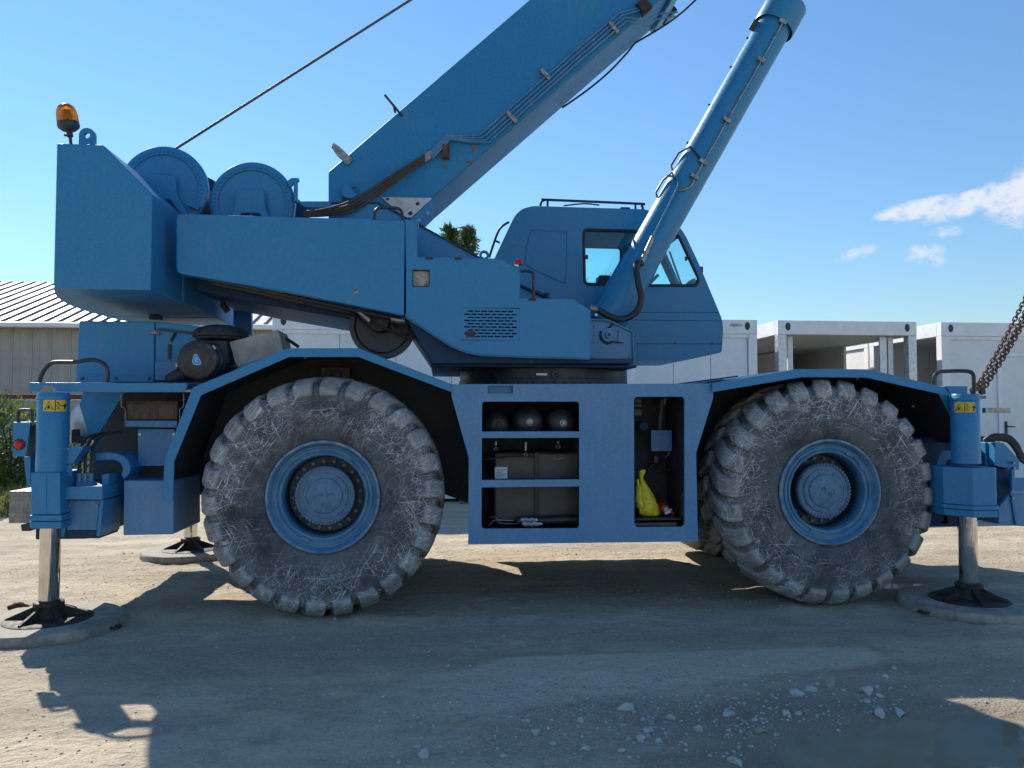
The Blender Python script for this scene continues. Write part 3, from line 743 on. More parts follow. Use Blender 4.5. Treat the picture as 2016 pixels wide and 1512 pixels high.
def grass():
    rs = random.Random(3); mb = MB()
    c = at(20, 980, 7.0)
    for k in range(5200):
        x = c.x + rs.uniform(-3, 2.2); y = rs.uniform(6.3, 9.2) + .3*math.sin(x*2)
        h = rs.uniform(.1, .42); a = rs.uniform(0, 6.28); b = Vector((math.cos(a), math.sin(a), 0))*h*rs.uniform(.1, .6); w = Vector((math.sin(a), -math.cos(a), 0))*.008
        p = Vector((x, y, -.02)); mb.add([p-w, p+w, p+b*.5+Vector((0, 0, h*.7))+w*.6, p+b+Vector((0, 0, h))], [(0, 1, 2, 3)])
    o = mb.build('grass', m_grass, ang=180); tag(o, 'dried yellow-green grass below the shrubs at the left edge', 'grass', kind='stuff')
grass()
def fence():
    Y = 9.9; x0, x1 = at(-120, 800, Y).x, at(330, 800, Y).x; t = empty('wire_fence', ((x0+x1)/2, Y, 0), 'plain wire fence on thin posts behind the left shrubs', 'fence')
    for i in range(4):
        x = x0 + (x1-x0)*i/3; MB().cyl((x, Y, -.1), (x, Y, 1.75), .025, n=8).build('post', m_galv, t)
    for v in (788, 797, 812):
        z = at(20, v, Y).z; MB().cyl((x0, Y, z), (x1, Y, z), .006, n=5).build('wire', m_galv, t)
fence()

# ================================================================== the mobile crane
crane = empty('mobile_crane', (.98, 1.37, 0), 'large blue rough terrain crane standing on its outriggers', 'crane')
W = 2.75                                       # overall width of the carrier (Y 0 .. W)
YC = W/2

# ---------------- wheels
TYR, TYW = .90, .70
def tyre_mesh():
    prof = [(.396,.12),(.402,.07),(.425,.045),(.47,.022),(.53,.006),(.552,.004),(.557,-.004),(.564,-.004),(.569,.003),(.60,.0),(.628,.0),(.632,-.005),(.638,-.005),(.642,.0),(.66,.0),(.70,.004),(.735,.010),(.765,.018),(.79,.028),(.81,.042),(.825,.06),(.836,.082),(.842,.11),(.845,.145),(.847,.185),(.848,.23),(.849,.275),(.85,.32),(.85,.35)]
    fullp = prof + [(r, TYW-y) for r, y in reversed(prof[:-1])]
    # resample for smooth lugs
    P = []
    for i in range(len(fullp)-1):
        (r0, y0), (r1, y1) = fullp[i], fullp[i+1]
        for k in range(2): P.append((r0 + (r1-r0)*k/2, y0 + (y1-y0)*k/2))
    P.append(fullp[-1])
    NL = 26; per = 22; n = NL*per; m = len(P); vs = []; lv = []
    def lug(th, r, y):
        side = 1 if y < TYW/2 else -1
        yy = min(y, TYW-y)
        g = smooth(.715, .775, r) if yy < .06 else 1.0
        ph = th*NL/(2*math.pi)
        ph += (0 if side > 0 else .5) + max(0, yy-.04)*1.9       # swept bars
        f = (ph % 1.0)
        wdt = .385 - .05*min(1, yy/.12)
        e = .06
        a = 1 - smooth(wdt-e, wdt+e*.6, abs(f-.5))
        c = 1 - smooth(.30, .345, yy)
        wob = .92 + .12*noise.noise(Vector((math.floor(ph)*1.7, side, 0)))
        return g*a*c*wob
    for i in range(n):
        th = 2*math.pi*i/n; ct, st = math.cos(th), math.sin(th)
        for r, y in P:
            l = lug(th, r, y); side = 1 if y < TYW/2 else -1; yy = min(y, TYW-y)
            k = smooth(.0, .10, yy)                # 0 on sidewall, 1 on the tread
            wear = 1 + .10*noise.noise(Vector((ct*6, st*6, y*9)))
            rr = r + l*(.026 + .026*k)*wear
            y2 = y - side*l*.034*(1-k)*wear
            gv = 1-l
            if yy < .12 and r > .74: rr -= .004*gv*smooth(.74, .80, r)
            vs.append((rr*ct, y2, rr*st)); lv.append(l)
    fs = [(i*m+k, ((i+1) % n)*m+k, ((i+1) % n)*m+k+1, i*m+k+1) for i in range(n) for k in range(m-1)]
    me = bpy.data.meshes.new('tyre'); me.from_pydata(vs, [], fs)
    b = bmesh.new(); b.from_mesh(me); bmesh.ops.recalc_face_normals(b, faces=b.faces); b.to_mesh(me); b.free()
    me.attributes.new('lug', 'FLOAT', 'POINT').data.foreach_set('value', lv)
    me.shade_smooth(); me.set_sharp_from_angle(angle=R(42)); me.materials.append(m_tyre); return me
ME_TYRE = tyre_mesh()
def rim_mesh():
    mb = MB()
    mb.lathe([(.40,.20),(.41,.10),(.428,.055),(.430,.040),(.424,.030),(.412,.028),(.405,.036),(.398,.060),(.385,.080),(.372,.083),(.368,.074),(.352,.074),(.348,.088),(.338,.090),(.333,.080),(.318,.082),(.310,.10),(.302,.16),(.297,.24),(.290,.27),(.24,.275),(.0,.275)], (0,0,0), 'Y', 96)
    for a in (35, 58, 248):                     # lock ring clips
        t = R(a); c = Vector((.345*math.cos(t), .078, .345*math.sin(t))); tx = Vector((-math.sin(t), 0, math.cos(t))); rd = Vector((math.cos(t), 0, math.sin(t)))
        mb.obox(c, tx*.028, Vector((0, .008, 0)), rd*.009)
    return mb.mesh('wheel')
def hub_mesh():
    mb = MB()
    mb.lathe([(.19,.275),(.195,.20),(.226,.195),(.228,.150),(.222,.142),(.205,.140),(.203,.146),(.178,.146),(.176,.130),(.166,.128),(.164,.134),(.138,.134),(.132,.120),(.122,.116),(0,.114)], (0,0,0), 'Y', 72)
    for i in range(48):
        t = 2*math.pi*i/48; c = Vector((.2165*math.cos(t), .141, .2165*math.sin(t))); mb.cyl(c, c + Vector((0, -.014, 0)), .0095, n=6)
    for i in range(8):
        t = 2*math.pi*(i+.3)/8; c = Vector((.152*math.cos(t), .134, .152*math.sin(t))); mb.cyl(c, c + Vector((0, -.008, 0)), .010, n=6)
    mb.cyl((0, .115, .025), (0, .100, .025), .014, n=8)
    return mb.mesh('hub')
def nut_mesh():
    mb = MB().cyl((0, .276, 0), (0, .250, 0), .0155, n=6); mb.cyl((0, .2505, 0), (0, .238, 0), .009, n=8); return mb.mesh('wheel_nut')
ME_RIM, ME_HUB, ME_NUT = rim_mesh(), hub_mesh(), nut_mesh()
m_hub = simple('worn_hub_paint', (.10, .20, .32), .5, var=.2, scale=16, bump=.2, dust=((.20, .24, .29), .6))
m_nut = simple('wheel_nut_steel', (.20, .20, .20), .5, .2, var=.4, scale=60)
m_chalk = simple('chalk_marks', (.05, .10, .17), .9, bump=0)
for me, mt in ((ME_RIM, m_rim), (ME_HUB, m_hub), (ME_NUT, m_nut)):
    me.shade_smooth(); me.set_sharp_from_angle(angle=R(32)); me.materials.append(mt)
def scribble(strokes, parent):
    mb = MB()
    for s in strokes: mb.tube([Vector((x, .1125, z)) for x, z in s], .0016, 4)
    o = mb.build('chalk_mark', m_chalk); o.parent = parent; return o
XL, XR = at(634, 985, 0).x, at(1640, 978, 0).x
def wheel(X, far, spin):
    w = bpy.data.objects.new('wheel', ME_RIM); col.objects.link(w); set_parent(w, crane)
    w.location = (X, W if far else 0, TYR+.020); w.rotation_euler = (0, 0, math.pi if far else 0)
    t = bpy.data.objects.new('tyre', ME_TYRE); col.objects.link(t); t.parent = w; t.rotation_euler = (0, spin, 0); t.scale = (1.03, 1, 1.03)
    h = bpy.data.objects.new('hub', ME_HUB); col.objects.link(h); h.parent = w
    if not far:
        for i in range(20):
            a = 2*math.pi*i/20 + .1
            n = bpy.data.objects.new('wheel_nut', ME_NUT); col.objects.link(n); n.parent = w; n.location = (.262*math.cos(a), 0, .262*math.sin(a))
    return w
wl = wheel(XL, False, .05); wr = wheel(XR, False, .17); wheel(XL, True, .1); wheel(XR, True, .3)
scribble([[(-.09,-.01),(-.04,.005)],[(-.065,0),(-.08,-.05),(-.05,-.055)],[(-.03,.0),(-.02,.012),(-.01,-.005),(0,.012)],[(.01,.0),(.03,.015),(.035,-.002),(.015,-.004)],[(.045,.01),(.05,.025),(.065,.012),(.07,.03)],[(-.03,-.06),(-.01,-.05),(-.015,-.08)]], wl)
scribble([[(-.06,.06),(-.05,.045),(-.06,.035),(-.045,.025)],[(-.04,.02),(-.03,.03),(-.02,.01),(-.035,.005),(-.04,.02)],[(-.015,-.005),(-.005,.01),(0,-.02)],[(.01,-.02),(.025,-.01),(.03,-.03),(.01,-.03)],[(.04,-.005),(.05,-.05)],[(.06,0),(.075,.01),(.065,-.03),(.08,-.03)],[(.0,.06),(.02,.05)]], wr)

# ---------------- axles and main frame
for X in (XL, XR):
    a = MB().cyl((X, .25, .90), (X, W-.25, .90), .13, n=20); a.lathe([(0,-.28),(.16,-.26),(.24,-.15),(.27,0),(.24,.15),(.16,.26),(0,.28)], (X, YC, .90), 'Y', 28)
    a.box((X-.2, .95, 1.0), (X+.2, 1.15, 1.2)); a.box((X-.2, W-1.15, 1.0), (X+.2, W-.95, 1.2)); a.build('axle', m_blue_dk, crane, .01)
fr = MB(); XA, XZ = -2.95, 4.75
fr.box((XA, .95, .98), (XZ, 1.20, 1.55)); fr.box((XA, W-1.20, .98), (XZ, W-.95, 1.55)); fr.box((XA, .96, 1.40), (XZ, W-.96, 1.52))
fr.box((.30, .72, .70), (1.9, W-.05, .98))
fr.build('main_frame', m_blue_dk, crane, .01)
ds = MB().cyl((XL, YC, .88), (XR, YC, .88), .06, n=14); ds.build('drive_shaft', m_black, crane)
lk = MB().tube([(XL+.25, 1.7, .78), (XL+.85, 1.5, .80)], .035, 10); lk.tube([(XR-.25, 1.0, .78), (XR-.9, 1.2, .80)], .035, 10); lk.build('steering_rod', m_black, crane)

# ---------------- wheel arches (inner walls) and fenders
def fender(outer, inner, arch, Yn, name='fender'):
    lip = MB().prism(pp(outer + inner[::-1], Yn), Yn, Yn+.014)
    o = lip.build(name, m_blue, crane, .003)
    sh = MB().sheet(pp(outer, Yn), Yn+.015, .92, .008); sh.build('fender_sheet', m_blue, o)
    cen = at((outer[0][0]+outer[-1][0])/2, 985, Yn)
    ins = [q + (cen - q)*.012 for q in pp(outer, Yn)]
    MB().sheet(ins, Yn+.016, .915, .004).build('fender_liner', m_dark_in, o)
    b = MB()
    for (u, v) in arch:
        p = at(u, v, Yn); b.cyl((p.x, Yn+.012, p.z), (p.x, Yn+.03, p.z), .012, n=6)
    b.build('fender_bolts', m_black, o)
    return o
YF = -.01
fo = [(319.5,985),(324,904),(379,763),(565,685.5),(706,685.5),(888.5,756)]
fi = [(340,987),(343,908),(396,778),(569,703),(706,703),(888.5,772)]
fl = fender(fo, fi, [(480, 725), (535, 705), (600, 704)], YF)
ro = [(1402,755.7),(1575.7,726),(1711.7,727),(1860,762.7),(1919.5,873)]
ri = [(1403,772),(1578.8,742.6),(1705.6,743.5),(1849,775.6),(1909.7,889)]
frr = fender(ro, ri, [(1690, 745), (1800, 800)], YF)
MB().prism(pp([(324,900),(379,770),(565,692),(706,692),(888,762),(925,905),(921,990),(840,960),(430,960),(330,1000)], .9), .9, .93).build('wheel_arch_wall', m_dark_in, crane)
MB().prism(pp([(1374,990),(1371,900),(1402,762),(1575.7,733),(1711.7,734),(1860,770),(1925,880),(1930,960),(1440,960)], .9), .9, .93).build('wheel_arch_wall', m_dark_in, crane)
br = MB()
p = at(640, 730, .85); br.box((p.x-.03, .80, p.z-.09), (p.x+.22, .89, p.z+.03)); br.box((p.x+.02, .76, p.z-.07), (p.x+.06, .80, p.z)); br.box((p.x+.10, .76, p.z-.07), (p.x+.14, .80, p.z)); br.build('arch_bracket', m_black, crane, .006)
# mirrored far fenders
for poly in (fo, ro):
    MB().sheet(pp(poly, YF), W-.92, W+.01, .012).build('far_fender', m_blue, crane)
# sloping deck plate between the cab and the front fender
MB().sheet([Vector((at(1318, 752, .3).x, 0, at(1318, 757, .3).z)), Vector((at(1440, 736, .6).x, 0, at(1440, 741, .6).z))], .45, 1.1, .012).build('deck_plate', m_blue_dk, crane)

# ---------------- carrier side with tool compartments
YS = .03
out = pp([(889,756.5),(1404,755),(1404,783),(1370.5,892),(1374,1066),(922,1072),(923,901),(889,780)], YS)
h1 = rounded(pp([(949,790.5),(1140.5,790.5),(1140.5,1040),(948,1041)], YS), .03)
h2 = rounded(pp([(1248,781),(1348,781),(1348,1037),(1249,1038)], YS), .035)
h3 = [(q.x, q.z) for q in pp([(960,759),(1010,759),(1010,775),(960,775)], YS)]
side = MB().prism(out, YS, YS+.02, [h1, h2, h3]).build('side_panel', m_blue_low, crane)
MB().prism(out, W-YS-.02, W-YS).build('far_side_panel', m_blue_low, crane)
# returned edges behind the panel rim
e = MB().sheet([out[0], out[1]], YS+.021, .9, .015); e.build('side_top_flange', m_blue_low, crane)
e = MB().sheet([out[5], out[4]], YS+.021, .16, -.012); e.build('side_bottom_flange', m_blue_low, crane)
p0, p1 = at(960, 759, YS), at(1010, 775, YS); MB().box((p0.x-.01, YS+.05, p1.z-.01), (p1.x+.01, YS+.06, p0.z+.004)).build('step_recess', m_blue, crane)
for va, vb in ((849.5, 862), (945, 958)):
    a = at(949, va, YS); b = at(1141, vb, YS)
    MB().box((a.x-.01, YS-.004, b.z), (b.x+.012, YS+.016, a.z)).build('shelf_bar', m_blue_low, side, .003)
def bay(u0, v0, u1, v1, depth, name):
    a = at(u0, v0, YS); b = at(u1, v1, YS); x0, x1, z0, z1 = a.x, b.x, b.z, a.z
    mb = MB().box((x0, depth, z0), (x1, depth+.02, z1)); mb.box((x0-.02, YS+.022, z0), (x0, depth+.02, z1)); mb.box((x1, YS+.022, z0), (x1+.02, depth+.02, z1))
    mb.box((x0-.02, YS+.022, z1), (x1+.02, depth+.02, z1+.015)); mb.box((x0-.02, YS+.022, z0-.015), (x1+.02, depth+.02, z0)); return mb.build(name, m_dark_in, crane), x0, x1, z0, z1
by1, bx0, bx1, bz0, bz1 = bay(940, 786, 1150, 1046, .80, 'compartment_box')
# shelves in the left bay
for v in (851, 947):
    z = at(1040, v, YS).z; MB().box((bx0, YS+.024, z-.012), (bx1, .5, z-.002)).build('shelf', m_blue_dk, by1)
# air tanks (three domed vessels)
for u, v, rpx in ((979, 836, 25.5), (1041, 831, 32), (1107, 833, 30.5)):
    p = at(u, v, .17); r = rpx/FPX*6.1
    MB().lathe([(0, 0), (r*.35, .006), (r*.65, .022), (r*.86, .05), (r*.97, .085), (r, .12), (r, .60), (r*.7, .66), (0, .68)], (p.x, .14, p.z), 'Y', 36).build('air_tank', m_black, crane)
    cx, cz = p.x + (.008 if rpx < 26 else .004), p.z - (.0 if rpx < 26 else .0)
    k = MB().lathe([(0, -.004), (.016, -.004), (.018, .0), (.018, .012), (.030, .016), (.030, .03)], (cx, .128, cz), 'Y', 20)
    k.build('tank_plug', m_steel if rpx > 30 else m_rust, crane)
# fuel / oil tank below
a = at(971, 890, .30); b = at(1146, 1030, .30)
tk = MB().prism(rounded([Vector((a.x, 0, b.z)), Vector((b.x, 0, b.z)), Vector((b.x, 0, a.z)), Vector((a.x, 0, a.z))], .05), .30, .74).build('oil_tank', m_tank, crane, .03)
xs_ = at(1056, 950, .29).x
MB().box((xs_-.018, .283, b.z+.005), (xs_+.018, .299, a.z-.005)).build('tank_strap', m_black, tk, .004)
q0, q1 = at(974.5, 920, .28), at(999, 944, .28); pl = MB().box((q0.x, .290, q1.z), (q1.x, .298, q0.z)).build('data_plate', m_paper, tk)
tl = MB()
for k in range(6):
    z = q0.z - (q0.z-q1.z)*(.2+.12*k); tl.box((q0.x+.012, .2885, z-.0015), (q1.x-.012-.02*(k % 3), .2895, z+.0015))
tl.build('plate_print', m_ink, pl)
def ring_pull(u, v0, v1, dr=10):
    p = at(u, v0, .18); q = at(u, v1, .18); mb = MB().cyl((p.x, .18, p.z+.01), (p.x, .18, q.z+.03), .010, n=10)
    mb.lathe([(.013, -.002), (.016, 0), (.013, .002), (.010, 0)], (p.x, .18, q.z), 'Y', 20, closed=True); mb.build('drain_valve', m_steel, crane)
ring_pull(976, 872, 884); ring_pull(1035, 873, 895); ring_pull(1099, 872, 880)
wr_ = MB(); p = at(1099, 898, .2)
for r in (.035, .045): wr_.tube([(p.x + r*math.cos(t), .2, p.z + .6*r*math.sin(t)) for t in [R(200 + 14*i) for i in range(11)]], .0025, 5)
wr_.build('wire_loop', m_steel, crane)
hs = MB()
hs.tube([at(965, 1018, .15), at(977, 1019, .15), at(985, 1030, .15), at(1005, 1031, .15), at(1020, 1031, .16)], .004, 6, 5); hs.tube([at(962, 1036, .15), at(972, 1025, .15), at(985, 1024, .15), at(1010, 1025, .16)], .004, 6, 5)
hs.build('thin_pipe', m_steel, crane)
fo_ = MB()
for (u, v, l, w) in ((1042, 1024, 34, 5), (1048, 1032, 40, 6)):
    a = at(u-l/2, v, .13); b = at(u+l/2, v, .13); fo_.tube([a.lerp(b, t) + Vector((0, .01*math.sin(t*9), .004*math.sin(t*23))) for t in [i/10 for i in range(11)]], [.012, .018, .021, .02, .018, .021, .019, .02, .017, .013, .008], 8)
fo_.build('foil_lagging', m_galv, crane)
MB().tube([at(1018, 1026, .22), at(1146, 1022, .22)], .035, 12).build('cross_tube', m_black, crane)
MB().tube([at(955, 905, .24), at(990, 900, .24), at(1040, 898, .24), at(1052, 903, .24)], .008, 6, 5).build('hose', m_rubber, crane)
# right bay
by2, cx0, cx1, cz0, cz1 = bay(1238, 776, 1356, 1043, .62, 'compartment_box')
a, b = at(1282, 847, .35), at(1323, 888, .35); MB().box((a.x, .35, b.z), (b.x, .37, a.z)).build('cover_plate', m_blue_old, crane, .003)
a = at(1304, 785, .4); b = at(1299, 846, .4); MB().tube([a, b], .022, 10).build('conduit', m_tank, crane)
a = at(1311, 784, .39); b = at(1308, 796, .39); MB().tube([a, b], .012, 8).build('conduit', m_steel, crane)
fz = MB(); 
for v0, v1, mt in ((784, 793, 0), (795, 801, 1), (806, 818, 1)):
    a, b = at(1249, v0, .3), at(1263, v1, .3); MB().box((a.x, .3, b.z), (b.x, .33, a.z)).build('fuse_block', (m_black, m_tank)[mt], crane, .003)
p = at(1265, 839, .45); MB().lathe([(0, 0), (.035, 0), (.045, .01), (.045, .12)], (p.x, .40, p.z), 'Y', 20).build('filter_bowl', m_blue_dk, crane)
p = at(1292, 905, .45); MB().box((p.x-.02, .45, p.z-.03), (p.x+.02, .50, p.z+.03)).build('relay', m_tank, crane, .004)
MB().tube([at(1309, 901, .4), at(1316, 895, .4), at(1318, 890, .4)], .003, 5, 4).build('loose_wire', m_steel, crane)
MB().tube([at(1320, 862, .5), at(1335, 880, .5), at(1340, 920, .5), at(1330, 970, .5)], .016, 8, 5).build('hose', m_rubber, crane)
MB().tube([at(1275, 925, .5), at(1290, 915, .5), at(1320, 925, .5), at(1345, 905, .5)], .013, 8, 5).build('hose', m_rubber, crane)
a, b = at(1249, 1030, .1), at(1333, 1035, .1); MB().box((a.x, .10, b.z), (b.x, .14, a.z)).build('kick_bar', m_brown, crane, .003)
a, b = at(1249, 1021, .12), at(1346, 1024, .12); ledge_z = a.z; MB().box((a.x-.01, .12, b.z), (b.x+.02, .60, a.z)).build('bay_floor', m_dark_in, crane, .003)
sideb = MB(); a = at(1336, 990, .3); sideb.box((a.x-.02, .16, ledge_z), (a.x+.08, .5, ledge_z+.2)); sideb.build('storage_box', m_black, crane, .01)

# ---------------- rear deck, hood, air cleaner
YD = 0.0
dk = [(58,753),(368,754),(368,762),(361,771),(112,771),(104,761),(96,757),(88,758),(80,764),(76,770),(58,770)]
deck = MB().prism(pp(dk, YD), YD, YD+.016).build('rear_deck', m_blue, crane, .003)
a, b = at(58, 753, YD), at(368, 754, YD)
dd_ = MB().box((a.x, YD+.017, a.z-.014), (a.x+.04, 1.2, a.z)); dd_.box((a.x+.33, YD+.017, a.z-.014), (b.x, 1.2, a.z-.001)); dd_.box((a.x+.04, .32, a.z-.014), (a.x+.33, 1.2, a.z-.0005)); dd_.build('deck_sheet', m_blue, deck)
rail = [at(78, 752, .06), at(82, 738, .06), at(92, 722, .06), at(107, 713.5, .06), at(148, 713, .06), at(172, 708.5, .06), at(192, 710, .06), at(206, 718, .06), at(212, 732, .06), at(211, 752, .06)]
MB().tube(rail, .0155, 10, 5).build('handrail', m_black, crane)
YH = .55
hood = MB().prism(pp([(155,631),(304,633),(304,748),(148,750)], YH), YH, 2.2).build('engine_hood', m_blue, crane, .012)
MB().prism(pp([(305,633),(420,645),(440,690),(395,750),(305,749)], YH), YH+.004, 2.18).build('hood_side', m_blue, crane, .01)
hp = MB().prism(pp([(150,738),(302,738),(302,752),(149,752)], YH-.02), YH-.02, YH-.005).build('hood_base_strip', m_blue, crane, .003)
bo = MB()
for u in (162, 229, 294):
    p = at(u, 745, YH-.02); bo.cyl((p.x, YH-.02, p.z), (p.x, YH-.032, p.z), .011, n=6)
bo.build('strip_bolts', m_black, hp)
MB().box((at(305,711,YH-.06).x, YH-.06, at(305,749,YH-.06).z), (at(350,711,YH-.06).x, YH+.0, at(305,711,YH-.06).z)).build('junction_box', m_blue_old, crane, .006)
gr = MB().prism(pp([(310,645),(382,654),(382,658),(310,650)], YH-.012), YH-.012, YH-.003); gr.tube([at(345,655,YH-.01), at(338,668,YH-.01), at(336,672,YH-.01)], .010, 6, 4); gr.box((at(332,678,YH).x, YH-.018, at(332,707,YH).z), (at(332,678,YH).x+.02, YH-.003, at(332,678,YH).z)); gr.build('hood_trim', m_black, crane)
lt = MB(); p = at(302, 654, YH-.02); lt.cyl((p.x-.03, YH-.02, p.z), (p.x+.05, YH-.02, p.z-.012), .012, n=10); lt.cyl((p.x, YH-.02, p.z), (p.x, YH+.01, p.z), .016, n=10); lt.build('hood_latch', m_steel, crane)
# air cleaner: horizontal canister
YA = .12
p = at(387, 708, YA); ra = 39/FPX*5.9
ac = MB().lathe([(0, .002), (ra*.55, .0), (ra*.86, .004), (ra*.97, .014), (ra, .035), (ra, .10), (ra*1.05, .105), (ra*1.05, .13), (ra*1.02, .135), (ra*1.02, .20), (ra*1.06, .205), (ra*1.06, .225), (ra*1.02, .23), (ra*1.02, .62), (ra*.9, .66), (0, .67)], (p.x, YA, p.z), 'Y', 56).build('air_cleaner', m_filter, crane)
rb_ = MB()
for i in range(26):
    t = R(195 + 330*i/26/1.1); c = Vector((p.x + ra*.66*math.cos(t), YA-.001, p.z + ra*.66*math.sin(t))); rd = Vector((math.cos(t), 0, math.sin(t))); rb_.obox(c, rd*.014, Vector((0, .003, 0)), Vector((-rd.z, 0, rd.x))*.003)
rb_.build('moulded_ribs', m_filter, ac)
bd = rounded([Vector((p.x + x*.031, 0, p.z + z*.034)) for x, z in ((-.95, -.55), (-.55, 1.05), (.1, 1.05), (1.05, -.55), (.9, -1.0), (-.2, -1.15))], .012)
bp_ = MB().prism([Vector((x, 0, z)) for x, z in [(a_*1.12 + p.x*-.12, b_*1.12 + p.z*-.12) for a_, b_ in bd]], YA-.003, YA+.001).build('badge_rim', m_paper, ac)
MB().prism([Vector((x, 0, z)) for x, z in bd], YA-.006, YA-.0032).build('badge', m_badge, ac)
ll = MB()
for k, (x0, z0, x1, z1) in enumerate(((-.5, .5, -.1, -.75), (-.1, .6, .45, -.2), (-.35, -.2, .3, -.75), (-.15, .25, .2, .1))): ll.tube([Vector((p.x + x0*.028, YA-.0075, p.z + z0*.028)), Vector((p.x + (x0+x1)/2*.028+.002, YA-.0075, p.z + (z0+z1)/2*.028)), Vector((p.x + x1*.028, YA-.0075, p.z + z1*.028))], .0016, 4)
ll.build('badge_mark', m_paper, ac)
cl_ = MB()
for t in (R(38), R(195)):
    c = Vector((p.x + ra*1.04*math.cos(t), YA+.06, p.z + ra*1.04*math.sin(t))); cl_.obox(c, Vector((math.cos(t), 0, math.sin(t)))*.008, Vector((0, .05, 0)), Vector((-math.sin(t), 0, math.cos(t)))*.018)
cl_.build('cleaner_clip', m_steel, ac, .003)
a = at(352, 737, YA+.05); b = at(329, 748, YA+.0); MB().tube([Vector((p.x-.07, YA+.12, p.z-.11)), a, b], [.05, .045, .036], 14).build('dust_spout', m_rubber, crane)
pc = at(432, 655, .42); rc = .215
MB().lathe([(0, .085), (rc*.45, .082), (rc*.8, .06), (rc*.97, .03), (rc*1.02, .0), (rc*1.0, -.012), (rc*.93, -.02), (rc*.9, -.035), (rc*.55, -.05), (rc*.5, -.13), (0, -.13)], (pc.x, .47, pc.z-.02), 'Z', 48).build('rain_cap', m_filter, crane)
MB().cyl((pc.x, .47, pc.z-.05), (pc.x, .47, pc.z-.25), rc*.55, n=28).build('intake_pipe', m_filter, crane)
pl_ = pp([(452,673),(546,649),(551,664),(557,692),(470,722),(462,712)], .35)
MB().prism(pl_, .35, .362).build('heat_shield', m_ply, crane, .003)
MB().sheet([pl_[1], pl_[2], pl_[3]], .365, .75, .01).build('shield_return', m_ply, crane)
fp = at(548, 670, .6); MB().tube([at(556, 664, .6), at(572, 672, .6), at(588, 683, .6)], .014, 8, 4).build('hood_prop', m_black, crane)

# ---------------- rear outrigger, battery, lamps
JX, JY = -2.80, -.05
JX2, JY2 = 4.20, -.12
def warning(u0, v0, u1, v1, X, Y, r, parent, full=True):
    # decal wrapped on the jack tube
    z0, z1 = at(u0, v1, Y-r).z, at(u0, v0, Y-r).z; dirc = math.atan2(CAM.x - X, Y - CAM.y)
    half = .125/r*.62; c0 = dirc - half if not full else dirc - half*.85
    span = 2*half
    def patch(n, a0, a1, za, zb, dr, name, mat, par):
        vs = []; 
        for i in range(n+1):
            a = a0 + (a1-a0)*i/n; x = X + (r+dr)*math.sin(a); y = Y - (r+dr)*math.cos(a); vs += [(x, y, za), (x, y, zb)]
        return MB().add(vs, [(2*i, 2*i+2, 2*i+3, 2*i+1) for i in range(n)]).build(name, mat, par)
    d = patch(14, c0, c0+span, z0, z1, .002, 'warning_label', m_yel, parent)
    H = z1-z0
    def line(pts, w=.0028):
        P = []
        for (s, t) in pts:
            a = c0 + span*s; P.append((X + (r+.003)*math.sin(a), Y - (r+.003)*math.cos(a), z0 + H*t))
        return P, w
    mk = MB()
    for pts in ([(.08,.15),(.24,.85),(.42,.15),(.08,.15)], [(.5,.04),(.5,.96)], [(.01,.03),(.99,.03)], [(.01,.97),(.99,.97)], [(.24,.25),(.24,.55)], [(.19,.25),(.21,.42)], [(.29,.25),(.27,.42)],
                [(.55,.75),(.63,.8),(.6,.6),(.68,.55)], [(.56,.45),(.64,.4),(.58,.25),(.68,.2)], [(.70,.5),(.74,.5)], [(.77,.5),(.81,.5)], [(.90,.15),(.90,.6)], [(.93,.15),(.93,.6)], [(.86,.4),(.865,.62),(.97,.62),(.975,.4)], [(.90,.78),(.935,.78)]):
        P, w = line(pts)
        mk.tube(P, w*(1.6 if pts[0][0] in (.90, .24) else 1), 4)
    mk.build('label_print', m_ink, d)
def jack(X, Y, top_v, u, mid_v, foot=True, rod_top=.66, r=.105, far=False):
    zt = at(u, top_v, Y).z; zm = at(u, mid_v, Y).z
    j = MB().lathe([(0, zt), (r*.93, zt), (r, zt-.012), (r, zm), (0, zm)], (X, Y, 0), 'Z', 40).build('jack_cylinder', m_blue, crane)
    MB().lathe([(r+.004, zt-.05), (r+.006, zt-.045), (r+.006, zt-.03), (r+.004, zt-.025)], (X, Y, 0), 'Z', 40, closed=True).build('jack_band', m_blue, j)
    rd = MB().lathe([(0, .20), (.066, .20), (.068, .21), (.068, rod_top+.3), (0, rod_top+.3)], (X, Y, 0), 'Z', 36).build('jack_rod', m_chrome, crane)
    f = MB().lathe([(0, .29), (.085, .29), (.10, .275), (.10, .235), (.075, .225), (.085, .15), (.11, .105), (.27, .098), (.29, .085), (.29, .078), (0, .078)], (X, Y, 0), 'Z', 40)
    for i in range(6):
        a = R(15 + 60*i); d = Vector((math.cos(a), math.sin(a), 0)); s = Vector((-math.sin(a), math.cos(a), 0))*.009; o = Vector((X, Y, 0))
        q = [o + d*.07 + Vector((0, 0, .225)), o + d*.10 + Vector((0, 0, .225)), o + d*.27 + Vector((0, 0, .11)), o + d*.27 + Vector((0, 0, .098)), o + d*.07 + Vector((0, 0, .098))]
        f.add([x - s for x in q] + [x + s for x in q], [(0,1,2,3,4), (9,8,7,6,5)] + [(k, (k+1) % 5, 5+(k+1) % 5, 5+k) for k in range(5)])
    f.v = [(x, y, .078 + (z-.078)*.62) for x, y, z in f.v]
    ft = f.build('jack_foot', m_rustdk, crane)
    return j
jl = jack(JX, JY, 773, 110, 932)
warning(83, 787, 123, 810, JX, JY, .105, jl)
jr = jack(JX2, JY2, 776, 1917, 912)
warning(1907, 792, 1939, 812, JX2, JY2, .105, jr, False)
jack(-2.70, W+.05, 790, 330, 930, far=True); jack(4.0, W+.05, 790, 1600, 930, far=True)
YJ = JY-.12
